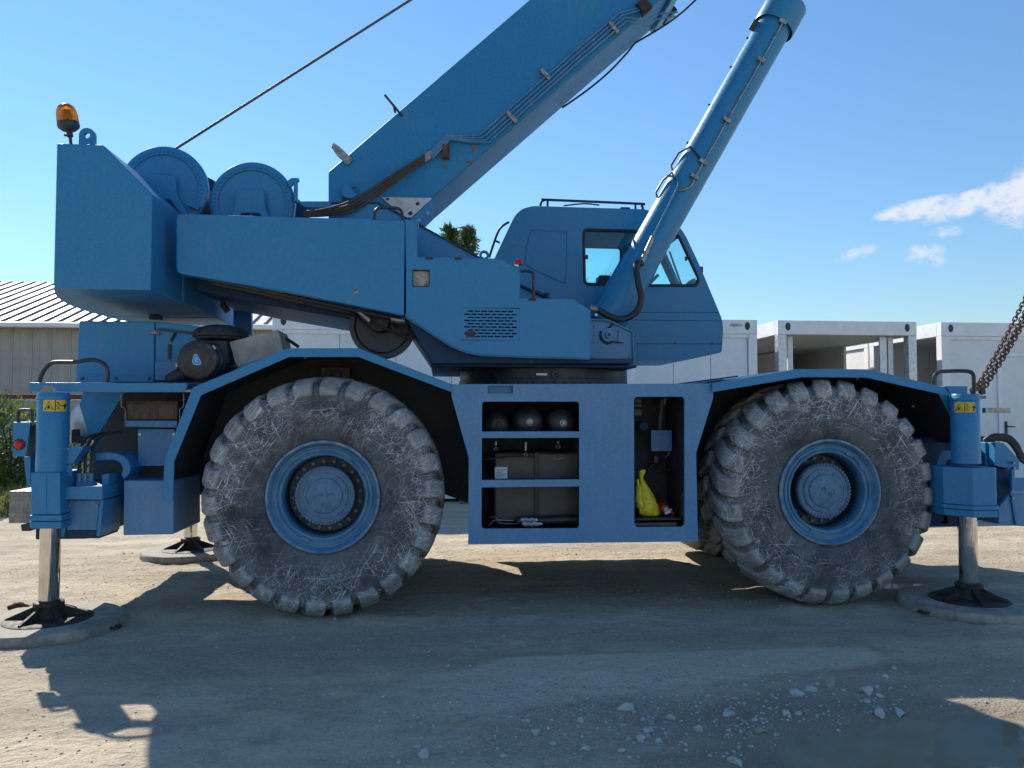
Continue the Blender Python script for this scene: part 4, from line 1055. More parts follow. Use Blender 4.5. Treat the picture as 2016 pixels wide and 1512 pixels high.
hs_ = MB().prism(pp([(60,930.5),(118,930.5),(119,1014),(60,1014)], YJ), YJ, JY+.22).build('jack_housing', m_blue, crane, .01)
MB().prism(pp([(57,1014.5),(121,1014.5),(121,1026),(57,1026)], YJ-.006), YJ-.006, JY+.23).build('housing_collar', m_blue, hs_, .006)
MB().prism(pp([(57,1027),(121,1027),(120,1041),(58,1041)], YJ-.002), YJ-.002, JY+.225).build('housing_base', m_blue, hs_, .006)
MB().prism(pp([(89,932),(91,932),(91,1013),(89,1013)], YJ-.004), YJ-.004, YJ-.001).build('housing_seam', m_blue, hs_)
MB().box((-2.98, .10, .62), (-2.62, W-.1, .98)).build('rear_outrigger_beam', m_blue_dk, crane, .012)
MB().box((3.95, .10, .62), (4.3, W-.1, .98)).build('front_outrigger_beam', m_blue_dk, crane, .012)
MB().prism(pp([(18,967),(62,967),(62,1030),(17,1030)], .12), .12, .42).build('tread_plate_step', m_tread, crane, .004)
MB().prism(pp([(40,1033),(58,1032),(58,1046),(42,1046)], .0), .0, .12).build('tow_bracket', m_black, crane, .006)
MB().prism(pp([(25,832),(60,831),(51,899),(25,898)], -.02), -.02, -.008).build('lamp_bracket', m_blue, crane, .003)
MB().prism(pp([(25,831),(84,829),(84,832),(25,834)], -.02), -.006, .30).build('lamp_bracket_top', m_blue, crane, .003)
MB().prism(pp([(58,838),(84,838),(84,900),(52,895)], .05), .05, .18).build('lamp_housing', m_black, crane, .01)
MB().prism(pp([(46,900),(60,898),(60,960),(53,958)], .0), .0, .10).build('lamp_support', m_blue, crane, .003)
MB().tube([at(35, 832, .05), at(36, 811, .05), at(41, 807, .05), at(58, 807, .05), at(62.5, 811, .05), at(63, 832, .05)], .011, 8, 4).build('grab_handle', m_black, crane)
p = at(38, 875, -.02); rl = MB().lathe([(0, -.022), (.020, -.020), (.030, -.012), (.034, .0), (.034, .004)], (p.x, -.022, p.z), 'Y', 28).build('tail_lamp', m_redlens, crane)
MB().lathe([(.034, -.006), (.040, -.006), (.042, .002), (.036, .004)], (p.x, -.022, p.z), 'Y', 28, closed=True).build('lamp_rim', m_black, rl)
# bracket with three hose couplings, tray and gear plate
MB().prism(pp([(119,915),(141,914),(141,937),(119,937)], -.06), -.06, -.045).build('bracket_plate', m_blue, crane, .003)
MB().prism(pp([(119,913),(139,880),(166,878),(143,914)], -.055), -.055, .10).build('slant_bracket', m_blue, crane, .004)
bb = MB()
for u, v in ((126, 921), (126, 933)): p = at(u, v, -.06); bb.cyl((p.x, -.06, p.z), (p.x, -.07, p.z), .009, n=6)
bb.build('bracket_bolts', m_steel, crane)
MB().prism(pp([(117,958),(202,958),(202,984),(117,983)], -.10), -.10, -.085).build('hose_tray', m_blue, crane, .003)
a, b = at(117, 958, -.10), at(202, 983, -.10)
MB().box((b.x-.014, -.084, b.z), (b.x, .34, a.z)).build('tray_side', m_blue, crane, .003); MB().box((a.x, -.084, b.z), (b.x-.015, .34, b.z+.012)).build('tray_floor', m_blue_dk, crane)
cp = MB()
for i, u in enumerate((156, 167.5, 179)):
    q = at(u, 957, .02); t = at(u, 932, .02); k = MB().cyl((q.x, .02, q.z), (q.x, .02, t.z), .017, n=12); k.cyl((q.x, .02, q.z+.01), (q.x, .02, q.z+.04), .022, n=6); k.build('hose_coupling', m_blue_old, crane)
    MB().tube([Vector((t.x, .02, t.z-.01)), at(u+1, 900, .05), at(u+6, 875, .10), at(u+22, 858, .18), at(235+i*3, 850, .3)], .011, 8, 6).build('hose', m_rubber, crane)
cb = at(152, 950, .0), at(184, 957, .0); MB().box((cb[0].x, -.02, cb[1].z), (cb[1].x, .07, cb[0].z)).build('coupling_block', m_blue, crane, .004)
MB().prism(pp([(200,935),(214,932),(214,958),(200,958)], .05), .05, .28).build('valve_block', m_blue, crane, .006)
MB().prism(pp([(136,985),(196,985),(190,1044),(131,1044)], -.03), -.03, -.015).build('gear_plate', m_blue_old, crane, .003)
bb = MB()
for u, v in ((138, 996), (192, 996), (134, 1030), (187, 1030)): p = at(u, v, -.03); bb.cyl((p.x, -.03, p.z), (p.x, -.038, p.z), .009, n=6)
bb.build('plate_bolts', m_steel, crane)
MB().prism(pp([(122,985),(136,985),(126,1058),(118,1058)], -.045), -.045, .3).build('gear_side', m_blue, crane, .004)
MB().prism(pp([(196,985),(204,984),(197,1056),(189,1056)], -.045), -.045, .30).build('gear_side', m_blue, crane, .004)
MB().prism(pp([(118,1045),(197,1045),(196,1060),(119,1061)], -.03), -.028, .30).build('gear_base', m_blue_dk, crane, .004)
cp_ = pp([(190,892),(228,892),(244,897),(254,907),(259,920),(256,932),(246,944)], .15)
MB().sheet(cp_, .15, .45, .014).build('curved_guard', m_blue, crane)
MB().prism([*cp_[:], *pp([(240,935),(244,922),(238,910),(226,905),(190,906)], .15)], .135, .149).build('guard_face', m_blue, crane, .003)
MB().prism(pp([(243,946),(342,946),(342,1052),(242,1054)], .10), .10, .75).build('battery_box', m_blue_low, crane, .01)
MB().prism(pp([(271,844),(344,844),(344,918),(271,918)], .32), .32, .62).build('electrical_box', m_blue_old, crane, .008)
bb = MB()
for u in (276, 343): p = at(u, 855, .32); bb.cyl((p.x, .32, p.z), (p.x, .31, p.z), .011, n=10)
bb.build('box_screws', m_galv, crane)
bt = MB().prism(pp([(249,794),(349,794),(349,826),(252,826)], .28), .28, .5).build('battery', m_brown, crane, .008)
MB().prism(pp([(246,789),(351,789),(350,796),(248,796)], .27), .27, .51).build('battery_lid', m_rust, bt, .004)
for u0, u1 in ((257, 293), (306, 342)):
    a, b = at(u0, 801, .275), at(u1, 821, .275)
    MB().prism([(a.x, a.z), (b.x, a.z), (b.x, b.z), (a.x, b.z)], .272, .279, [[(a.x+.02, a.z-.008), (b.x-.02, a.z-.008), (b.x-.02, b.z+.012), (a.x+.02, b.z+.012)]]).build('battery_rib', m_brown, bt)
MB().prism(pp([(247,828),(349,828),(348,842),(248,840)], .25), .25, .52).build('battery_tray', m_blue_old, crane, .004)
cl_ = MB()
for u in (239, 362):
    cl_.tube([at(u, 775, .3), at(u, 800, .3), at(u+(8 if u < 300 else -8), 806, .3), at(u+(8 if u < 300 else -8), 840, .3)], .006, 6)
cl_.build('battery_clamp', m_steel, crane)
# slanted frame plates behind the jack
MB().prism(pp([(139,813),(156,794),(178,868),(170,874),(138,872)], .45), .45, .46).build('gusset_plate', m_galv, crane)
MB().prism(pp([(157,795),(163,772),(246,772),(196,852),(178,868)], .40), .40, .43).build('frame_gusset', m_blue, crane, .004)
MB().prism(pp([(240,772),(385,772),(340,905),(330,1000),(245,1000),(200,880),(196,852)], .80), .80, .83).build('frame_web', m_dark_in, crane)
MB().prism(pp([(140,845),(152,845),(154,858),(165,860),(165,874),(140,872)], .35), .35, .40).build('pipe_clamp', m_black, crane, .006)
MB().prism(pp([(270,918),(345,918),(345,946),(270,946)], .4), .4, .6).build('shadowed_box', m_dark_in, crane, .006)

# ---------------- front outrigger area
YK = JY2-.15
hx0, hx1 = JX2-.185, JX2+.165; hz0, hz1 = at(1935, 996, YK).z, at(1935, 921, YK).z
def octo(x0, x1, z0, z1, y0, y1, c, name):
    pl = [(x0, y0+c*1.3), (x0+c, y0), (x1-.03, y0), (x1, y0+.03), (x1, y1), (x0, y1)]; n = len(pl)
    MB().add([(x, y, z0) for x, y in pl] + [(x, y, z1) for x, y in pl], [tuple(range(n)), tuple(range(n, 2*n))] + [(i, (i+1) % n, n+(i+1) % n, n+i) for i in range(n)]).build(name, m_blue, crane, .006)
octo(hx0, hx1, hz0, hz1, YK, JY2+.2, .13, 'jack_housing')
octo(hx0-.008, hx1+.008, hz0-.034, hz0-.001, YK-.008, JY2+.21, .13, 'housing_collar')
octo(hx0+.004, hx1+.002, hz0-.092, hz0-.036, YK-.002, JY2+.2, .13, 'housing_base')
cg = pp([(1858,1032),(1846,910),(1849,895),(1858,886),(1896,888)], .10); cgi = pp([(1892,904),(1866,905),(1861,915),(1866,1028)], .10)
MB().prism(cg + cgi, .10, .12).build('curved_guard', m_blue, crane, .004)
MB().prism(pp([(1940,871),(1958,871),(1958,918),(1940,918)], .12), .12, .3).build('hose_guard', m_blue, crane, .004)
MB().prism(pp([(1959,872),(1976,872),(2007,905),(2007,925),(1994,925),(1959,917)], .03), .03, .2).build('slant_bracket', m_blue, crane, .005)
bb = MB()
for u, v in ((1995, 911), (1996, 922), (1993, 980)): p = at(u, v, .0); bb.cyl((p.x, .02, p.z), (p.x, -.012, p.z), .010, n=6)
bb.build('bracket_bolts', m_steel, crane)
MB().prism(pp([(1962,920),(1992,926),(1992,968),(1964,996)], .06), .06, .35).build('beam_cheek', m_blue_dk, crane, .005)
MB().prism(pp([(1992,924),(1998,924),(1998,941),(2050,941),(2050,966),(1992,966)], -.03), -.03, .0).build('bumper_plate', m_blue, crane, .004)
MB().prism(pp([(1966,1000),(1988,972),(2060,972),(2060,1040),(1966,1032)], .02), .02, .4).build('bumper_box', m_blue_low, crane, .008)
MB().prism(pp([(1990,972),(1996,972),(2006,1034),(2000,1034)], .0), .0, .019).build('bumper_rib', m_blue, crane, .002)
for k in range(3):
    MB().tube([at(1938, 868+3*k, .25), at(1955, 858+3*k, .22), at(1985, 860+4*k, .2), at(2002, 876+6*k, .18), at(2012, 895+6*k, .18), at(2040, 915, .2)], .02, 10, 6).build('hose', m_rubber, crane)
MB().tube([at(1838, 757, .1), at(1840, 741, .1), at(1848, 733, .1), at(1862, 731, .1), at(1902, 730.5, .1), at(1914, 735, .1), at(1917, 746, .1), at(1917, 776, .1)], .0165, 10, 4).build('handrail', m_black, crane)
MB().prism(pp([(1862,760),(1905,760),(1905,782),(1875,782)], .12), .12, .5).build('deck_block', m_blue, crane, .006)
MB().prism(pp([(1878,779),(1942,779),(1942,785),(1878,783)], .06), .06, .4).build('front_deck', m_blue, crane, .003)
a, b = at(1940, 803, -.05), at(1990, 813, -.05); MB().box((a.x, -.05, b.z), (b.x, -.01, a.z)).build('locking_bar', m_steel, crane, .003)
for u, v in ((1852, 1036), (1892, 1040)): p = at(u, v, .15); und = MB().cyl((p.x, .15, p.z+.06), (p.x, .15, p.z), .012, n=8); und.box((p.x-.03, .1, p.z+.03), (p.x+.03, .2, p.z+.05)); und.build('lower_fitting', m_black, crane)
MB().tube([at(1888, 1028, .12), at(1888, 1042, .12), at(1895, 1049, .12), at(1903, 1048, .12)], .012, 8, 4).build('tow_hook', m_black, crane)
MB().box((3.95, .45, .70), (4.9, W-.4, 1.35)).build('front_frame', m_blue_dk, crane, .01)

# ---------------- slewing ring
SX = .98
MB().lathe([(.79, 1.955), (.79, 1.86), (.80, 1.855), (.80, 1.80), (.5, 1.80), (.5, 1.955)], (SX, YC, 0), 'Z', 96, closed=True).build('slewing_ring', m_black, crane)
bb = MB()
for i in range(60):
    a = 2*math.pi*i/60; bb.cyl((SX + .805*math.cos(a), YC + .805*math.sin(a), 1.80), (SX + .805*math.cos(a), YC + .805*math.sin(a), 1.825), .018, n=6)
bb.build('ring_bolts', m_black, crane)
p = at(1067, 737, .58); q = MB().box((p.x-.05, .575, p.z-.010), (p.x+.045, .60, p.z+.010)); q.build('ring_plate', m_galv, crane, .002)
p = at(1095, 738, .58); MB().lathe([(0, -.03), (.010, -.03), (.018, -.02), (.044, -.018), (.047, .0), (.047, .05)], (p.x, .585, p.z), 'Y', 24).build('ring_plug', m_black, crane)
a, b = at(848, 716, .5), at(1254, 724, .5)
MB().box((a.x, .50, b.z), (b.x, W-.5, a.z)).build('turret_base_plate', m_blue_dk, crane, .006)

# ---------------- superstructure
YT = .78
MB().prism(pp([(385,432),(800,436),(822,436),(935,515),(985,590),(1100,640),(1110,716),(850,716),(800,642),(700,630),(500,596),(385,572)], YT), YT, W-YT).build('turret_body', m_blue_dk, crane, .012)
tp = MB().prism(pp([(650,397),(744,397),(950,509),(950,540),(820,540),(650,440)], .72), .72, .75); tp.build('turret_side_plate', m_blue, crane, .004)
MB().sheet(pp([(650,397),(744,397),(962,515)], .70), .70, .80, .012).build('turret_flange', m_blue_dk, crane)
MB().prism(pp([(650,397),(744,397),(950,509),(950,540),(820,540),(650,440)], .72), W-.75, W-.72).build('turret_side_plate', m_blue, crane, .004)
MB().prism(pp([(586,396),(652,396),(652,408),(600,408)], .80), .80, .9).build('cross_beam', m_blue, crane, .004)
MB().prism(pp([(800,628),(850,716),(1248,716),(1248,706),(930,700),(880,680),(820,628)], .42), .42, .77).build('turret_belly', m_blue_dk, crane, .01)
# winch side cover and slew cover
YP = .30
lc = rounded(pp([(346,420),(797,433.5),(795.5,622),(560,574),(346,538)], YP), [.05, .015, .02, 0, .05])
lcov = MB().prism([Vector((x, 0, z)) for x, z in lc], YP, YP+.10).build('winch_cover', m_blue, crane, .012)
sl = MB().tube([at(380, 543, YP+.14), at(560, 580, YP+.14), at(790, 629, YP+.14)], .02, 8); sl.tube([at(420, 556, YP+.3), at(700, 616, YP+.3)], .03, 8); sl.tube([at(520, 560, YP+.4), at(700, 626, YP+.4), at(760, 660, YP+.4)], .014, 8, 5); sl.build('hydraulic_pipes', m_black, crane)
p = at(700, 575, YP); MB().lathe([(0,-.006),(.012,-.005),(.02,-.002),(.022,0)], (p.x, YP, p.z), 'Y', 12).build('cover_stud', m_steel, lcov)
gx = [(912.5,610),(1019,610),(1019,666),(912.5,666)]
rc_out = rounded(pp([(799.5,433.6),(821,433.6),(821,507),(985.6,511),(1022.7,532.4),(1022.7,588.8),(1128,590.5),(1161,611.7),(1161,704.6),(1049,701.6),(935,697),(893,683),(799.5,622)], YP), [0,0,0,.02,.02,0,.02,.01,.01,0,.12,.12,.02], 6)
gh = [(q.x, q.z) for q in pp([(908,606),(1023,606),(1023,670),(908,670)], YP)]
sh_ = [(q.x, q.z) for q in pp([(813.5,532),(844,532),(844,563.5),(813.5,563.5)], YP)]
rcv = MB().prism([Vector((x, 0, z)) for x, z in rc_out], YP, YP+.02, [gh, sh_]).build('slew_cover', m_blue, crane)
MB().prism([Vector((x, 0, z)) for x, z in rounded(pp([(799.5,480),(821,509),(985,513),(1020,534),(1020,592),(1126,594),(1158,614),(1158,701),(1049,698),(938,693),(897,680),(799.5,618)], YP), .02)], YP+.12, YP+.13).build('cover_back', m_dark_in, crane)
rim_ = MB().sheet([Vector((x, 0, z)) for x, z in rc_out[::-1]], YP+.021, YP+.13, .012); rim_.build('cover_edge', m_blue, rcv)
# slotted grille
def slot(x0, x1, z, h):
    o = []
    for k in range(5): t = R(90 + 45*k); o.append(Vector((x0 + h*math.cos(t), 0, z + h*math.sin(t))))
    for k in range(5): t = R(-90 + 45*k); o.append(Vector((x1 + h*math.cos(t), 0, z + h*math.sin(t))))
    return o
holes = []
g0, g1 = at(908, 606, YP), at(1023, 670, YP)
rows = 9; zt, zb = at(965, 613, YP).z, at(965, 662.5, YP).z
for i in range(rows):
    z = zt + (zb-zt)*i/(rows-1); n = 7 if i % 2 == 0 else 8
    ua, ub = (920, 1012) if i % 2 == 0 else (913, 1019)
    xa, xb = at(ua, 635, YP).x, at(ub, 635, YP).x; w = (xb-xa)/n
    for k in range(n): holes.append(slot(xa + w*k + .010, xa + w*(k+1) - .010, z, .0062))
MB().prism([Vector((g0.x+.001, 0, g0.z-.001)), Vector((g1.x-.001, 0, g0.z-.001)), Vector((g1.x-.001, 0, g1.z+.001)), Vector((g0.x+.001, 0, g1.z+.001))], YP, YP+.012, holes).build('slotted_grille', m_blue, rcv)
gc = MB().box((g0.x, YP+.05, g1.z), (g1.x, YP+.06, g0.z))
for k in range(14): x = g0.x + (g1.x-g0.x)*(k+.5)/14; gc.box((x-.004, YP+.035, g1.z), (x+.004, YP+.05, g0.z))
gc.build('cooler_core', m_dark_in, rcv)
a, b = at(917, 652, YP), at(934, 664, YP); MB().box((a.x, YP-.004, b.z), (b.x, YP-.001, a.z)).build('rust_patch', m_rust, rcv)
a, b = at(813.5, 532, YP), at(844, 563.5, YP)
m_rusty_plate = simple('rusting_white_plate', (.48, .45, .40), .7, var=.1, scale=10, dust=((.10, .04, .02), 1.0))
rb_ = MB().box((a.x-.004, YP+.04, b.z-.004), (b.x+.004, YP+.05, a.z+.004)).build('control_recess', m_rusty_plate, rcv)
bb = MB()
for u, v in ((823, 545), (823, 555)): p = at(u, v, YP+.03); bb.cyl((p.x, YP+.04, p.z), (p.x, YP+.02, p.z), .014, n=12)
bb.build('socket', m_steel, rb_)
fr_ = MB()
for (x0, z0, x1, z1) in ((a.x-.006, a.z, b.x+.006, a.z+.006), (a.x-.006, b.z-.006, b.x+.006, b.z), (a.x-.006, b.z, a.x, a.z), (b.x, b.z, b.x+.006, a.z)): fr_.box((x0, YP-.003, z0), (x1, YP+.038, z1))
fr_.build('recess_frame', m_rustdk, rb_)
# handle and marker lamp at the cover's step
MB().tube([at(1023, 534, YP+.03), at(1040, 534, YP+.03), at(1048, 537, YP+.03), at(1050.5, 545, YP+.03), at(1050.5, 590, YP+.03)], .0125, 10, 4).build('grab_handle', m_black, rcv)
p = at(1021, 521, YP+.05); MB().lathe([(0, .05), (.018, .046), (.032, .03), (.038, .0), (0, 0)], (p.x, YP+.05, p.z), 'Z', 20).build('marker_lamp', m_redlens, rcv)
o_ = bpy.data.objects[-1] if False else None
MB().prism(pp([(1012,522),(1019,508),(1021,526)], YP+.03), YP+.03, YP+.04).build('lamp_bracket', m_paper, rcv)
bb = MB()
for u, v in ((845, 508), (902, 508.5), (1048, 589)): p = at(u, v, YP); bb.box((p.x-.03, YP-.008, p.z-.012), (p.x+.03, YP+.03, p.z+.006))
bb.build('hinge', m_rust, rcv, .003)
MB().tube([at(737, 432, YP+.05), at(738, 418, YP+.05), at(743, 411, YP+.05), at(752, 409, YP+.05), at(778, 409.5, YP+.05), at(788, 413, YP+.05), at(792, 421, YP+.05), at(792, 434, YP+.05)], .0125, 10, 4).build('grab_handle', m_black, lcov)
# swing motor disc below
p = at(755, 646, .80); rd_ = 62/FPX*6.7
MB().lathe([(0, 0), (.05, 0), (.06, .02), (rd_*.8, .02), (rd_*.86, .0), (rd_, .0), (rd_, .12), (0, .13)], (p.x, .64, p.z), 'Y', 56).build('brake_disc_guard', m_black, crane)
mm = MB().cyl((p.x-.02, .5, p.z+.03), (p.x-.02, .66, p.z+.03), .09, n=20); mm.box((p.x-.12, .52, p.z+.05), (p.x+.10, .62, p.z+.16)); mm.tube([(p.x-.2, .55, p.z+.12), (p.x-.05, .5, p.z), (p.x+.15, .5, p.z-.06), (p.x+.4, .55, p.z-.05)], .014, 8, 5); mm.tube([(p.x-.25, .52, p.z+.1), (p.x-.05, .5, p.z-.05)], .012, 8); mm.build('swing_motor', m_rustdk, crane, .006)
tb = MB().cyl(at(770, 628, .45), at(797, 632, .45), .03, n=14); tb.cyl(at(706, 612, .45), at(728, 632, .45), .022, n=12); tb.build('hydraulic_fitting', m_steel, crane)
MB().tube([at(770, 640, .5), at(790, 660, .5), at(830, 668, .48), at(860, 666, .46)], .012, 8, 5).build('hose', m_rubber, crane)

# lift cylinder bracket at the turret front
YB = .95
bk = MB().prism(pp([(1120,627),(1197.6,628.7),(1247.6,652),(1249.7,715.6),(1120,715.6)], YB), YB, YB+.05).build('cylinder_bracket', m_blue_low, crane, .006)
MB().sheet(pp([(1161,627),(1197.6,628.7),(1247.6,652),(1249.7,715.6)], YB-.03), YB-.03, YB+.1, .014).build('bracket_edge', m_blue, bk)
p = at(1197, 660, YB)
MB().lathe([(0, -.05), (.030, -.05), (.032, -.02), (.062, -.02), (.066, 0)], (p.x, YB, p.z), 'Y', 32).build('pivot_pin', m_blue_low, bk)
MB().lathe([(0, -.054), (.014, -.054), (.016, -.049)], (p.x, YB, p.z), 'Y', 16).build('grease_cap', m_black, bk)
q = MB().tube([(p.x + .075*math.cos(t), YB-.01, p.z + .075*math.sin(t)) for t in [R(150 + 13*i) for i in range(12)]], .008, 6); q.tube([at(1190, 655, YB-.01), at(1207, 637, YB-.01)], .010, 6); q.tube([at(1200, 672, YB-.015), at(1227, 675, YB-.015)], .006, 6); q.tube([at(1217, 648, YB-.01), at(1217, 674, YB-.01)], .003, 5); q.build('lock_plate', m_blue_dk, bk)
bb = MB()
for u, v in ((1169, 643), (1169, 660), (1170, 675), (1207, 651), (1195, 678), (1237, 704)): p = at(u, v, YB); bb.cyl((p.x, YB, p.z), (p.x, YB-.008, p.z), .006, n=8)
bb.build('bracket_holes', m_black, bk)
MB().prism(pp([(1120,627),(1197.6,628.7),(1247.6,652),(1249.7,715.6),(1120,715.6)], YB), W-YB-.05, W-YB).build('cylinder_bracket', m_blue_low, crane, .006)

# ---------------- counterweight
def cw_left(y): return -3.215 + .36*((y-1.45)/1.42)**2
def counterweight():
    a = at(106, 281.5, .05); zt_ = a.z; zb_ = at(101, 569, .05).z
    b = at(202, 283, .05); c = at(300, 382, .05); xr = c.x
    def slab(ys, prof, name, par, bev):
        mb = MB(); m = None
        rings = []
        for y in ys:
            rings.append([(x if x is not None else cw_left(y), y, z) for x, z in prof])
        n = len(prof); vs = [v for r_ in rings for v in r_]; fs = [tuple(range(n)), tuple(reversed(range((len(ys)-1)*n, len(ys)*n)))]
        for j in range(len(ys)-1):
            for i in range(n): fs.append((j*n+i, j*n+(i+1) % n, (j+1)*n+(i+1) % n, (j+1)*n+i))
        return mb.add(vs, fs).build(name, m_blue, par, bev, ang=30)
    P = [(None, zb_), (xr, zb_), (xr, c.z), (b.x, zt_), (None, zt_)]
    near = slab([.05 + .7*i/5 for i in range(6)], P, 'counterweight', crane, .012)
    slab([.76 + .94*i/7 for i in range(8)], [(None, zb_+.004), (xr+.01, zb_+.004), (xr+.01, zb_+.42), (None, zb_+.42)], 'counterweight_middle', near, .01)
    slab([1.71 + .7*i/5 for i in range(6)], P, 'counterweight_wing', near, .012)
    t = at(173, 268, .30); r1 = 15/FPX*6.0; eye = [Vector((t.x + r1*math.cos(R(x)), 0, t.z + r1*math.sin(R(x)))) for x in range(180, -1, -15)][::-1]
    eye = [Vector((t.x + r1, 0, zt_-.01))] + eye + [Vector((t.x - r1, 0, zt_-.01))]
    MB().prism(eye, .28, .32, [[Vector((t.x + .024*math.cos(R(x)), 0, t.z + .002 + .024*math.sin(R(x)))) for x in range(0, 360, 24)]]).build('lifting_eye', m_blue, near, .003)
    # plate beyond the middle block
    MB().prism(pp([(459,585),(495,600),(495,662),(459,640)], 2.1), 2.1, 2.16).build('rear_mounting_plate', m_blue, near, .004)
    MB().tube([at(437, 598, 1.2), at(449, 614, 1.2)], .03, 8).build('stop_bar', m_black, near)
    MB().box((at(268,632,1.3).x, 1.6, zb_-.03), (at(268,632,1.3).x+.1, 1.7, zb_+.002)).build('drain_plug', m_black, near)
    # amber beacon on a bent stalk
    k = at(144, 279, .45); e = at(137, 262, .45); ax = Vector((-.16, 0, 1)).normalized()
    s = MB().tube([Vector((k.x, .45, zt_-.02)), Vector((k.x-.002, .45, zt_+.03)), e], .013, 8); s.obox(e + Vector((-.012, 0, -.02)), Vector((.028, 0, 0)), Vector((0, .01, 0)), Vector((0, 0, .006))); s.cyl(e - ax*.03, e + ax*.035, .024, n=14); s.build('beacon_stalk', m_black, near)
    def lat(prof, nm, mt):
        mb = MB().lathe(prof, (0, 0, 0), 'Z', 32); M_ = Matrix.Translation(e) @ Vector((0, 0, 1)).rotation_difference(ax).to_matrix().to_4x4()
        mb.v = [tuple(M_ @ Vector(v)) for v in mb.v]; return mb.build(nm, mt, near)
    lat([(0, .02), (.055, .025), (.078, .045), (.083, .06), (.080, .082), (0, .082)], 'beacon_base', m_filter)
    lat([(.0, .083), (.080, .083), (.081, .10), (.079, .14), (.073, .18), (.060, .212), (.036, .232), (0, .238)], 'beacon_lens', m_amber)
    lat([(0, .09), (.03, .09), (.03, .15), (.02, .18), (0, .18)], 'beacon_bulb', m_chrome)
    return near
counterweight()

# ---------------- winches and hoist rope
def winch(u, v, Y, rpx, boss):
    p = at(u, v, Y); r = rpx/FPX*((p - CAM).length*.985)
    w = MB().lathe([(0, .015), (r*.78, .015), (r*.80, .0), (r*.93, .0), (r*.965, .006), (r, .02), (r, .07), (r*.97, .085), (0, .085)], (p.x, Y, p.z), 'Y', 72).build('winch', m_blue, crane)
    bt = MB()
    for i in range(56):
        a = 2*math.pi*i/56; bt.cyl((p.x + r*.865*math.cos(a), Y+.001, p.z + r*.865*math.sin(a)), (p.x + r*.865*math.cos(a), Y-.010, p.z + r*.865*math.sin(a)), .0085, n=6)
    bt.build('flange_bolts', m_blue, w)
    MB().lathe([(r*.72, .086), (r*.72, .80)], (p.x, Y, p.z), 'Y', 48).build('rope_drum', m_rope, w)
    MB().lathe([(0, .80), (r, .80), (r, .87), (0, .87)], (p.x, Y, p.z), 'Y', 64).build('far_flange', m_blue_dk, w)
    # motor housing with feet
    pr = [Vector((p.x + r*x, 0, p.z + r*z)) for x, z in ((-.30, .30), (.26, .30), (.33, .22), (.34, -.12), (.42, -.32), (.62, -.62), (.5, -.75), (.2, -.30), (-.2, -.30), (-.5, -.75), (-.62, -.62), (-.45, -.32), (-.38, -.12), (-.36, .22))]
    MB().prism(pr, Y-.05, Y+.018).build('winch_motor_housing', m_blue, w, .015)
    MB().prism([Vector((p.x-.012, 0, p.z-r*.3)), Vector((p.x+.012, 0, p.z-r*.3)), Vector((p.x+.012, 0, p.z-r*.8)), Vector((p.x-.012, 0, p.z-r*.8))], Y-.03, Y+.018).build('winch_rib', m_blue, w, .004)
    return p, r
w1 = winch(321, 370, .90, 76, True); w2 = winch(496, 399, .90, 77, True)
q = MB(); 
for u, v in ((381, 405),): p = at(u, v, .86); q.obox(p, Vector((.05, 0, -.022)), Vector((0, .02, 0)), Vector((.008, 0, .02)))
q.build('rope_guard', m_blue, crane, .004)
MB().prism(pp([(564,356),(574,350),(588,350),(588,356),(585,356),(585,397),(578,397),(578,360),(570,368)], .86), .86, .91).build('rope_roller_post', m_blue, crane, .004)
ra_, rb2 = at(341, 296, 1.30), at(808, 0, 1.30); d_ = rb2 - ra_
MB().tube([ra_ - d_*.02, ra_ + d_*2.6], .0125, 8).build('hoist_rope', m_rope, crane)

# ---------------- boom
YB0, YB1 = .95, 1.75
top = pp([(646,337),(1225,-158)], YB0); lowl = pp([(646,440),(800,440),(853,388),(1338,-34)], YB0)
base = MB().prism([top[0], top[1], lowl[3], lowl[2], lowl[1], lowl[0]], YB0, YB1).build('boom', m_boom, crane, .022, seg=3)
bd_ = (top[1] - top[0]).normalized(); bn = Vector((-bd_.z, 0, bd_.x))
hgt = (top[1] - lowl[3]).length
# collar and telescoping sections
def section(p_top, l, inset, y_in, name, mat, bev=.015, par=None):
    t0 = p_top - bn*inset; b0 = p_top - bn*(hgt - inset)
    P = [t0, t0 + bd_*l, b0 + bd_*l, b0]
    return MB().prism(P, YB0 + y_in, YB1 - y_in).build(name, mat, crane if par is None else par, bev)
section(top[1] - bd_*.06, .16, -.04, -.035, 'boom_collar', m_blue, .012, base)
section(top[1] + bd_*.101, 2.6, .045, .045, 'boom_section', m_boom, .015)
section(top[1] + bd_*2.702, .8, .09, .09, 'boom_section', m_boom, .012)
jp = at(1316, 30, 1.66); MB().obox(Vector((jp.x, 1.66, jp.z)), bd_*.07, Vector((0, .08, 0)), bn*.035).build('wear_pad_holder', m_black, base, .008)
k = at(1268, 12, YB0-.05); r_ = MB().obox(Vector((k.x, YB0-.05, k.z)), bd_*.05, Vector((0, .03, 0)), bn*.06); r_.obox(Vector((k.x+.02, YB0-.06, k.z-.06)), bd_*.06, Vector((0, .02, 0)), bn*.012); r_.build('rusty_clamp', m_rustdk, base, .004)
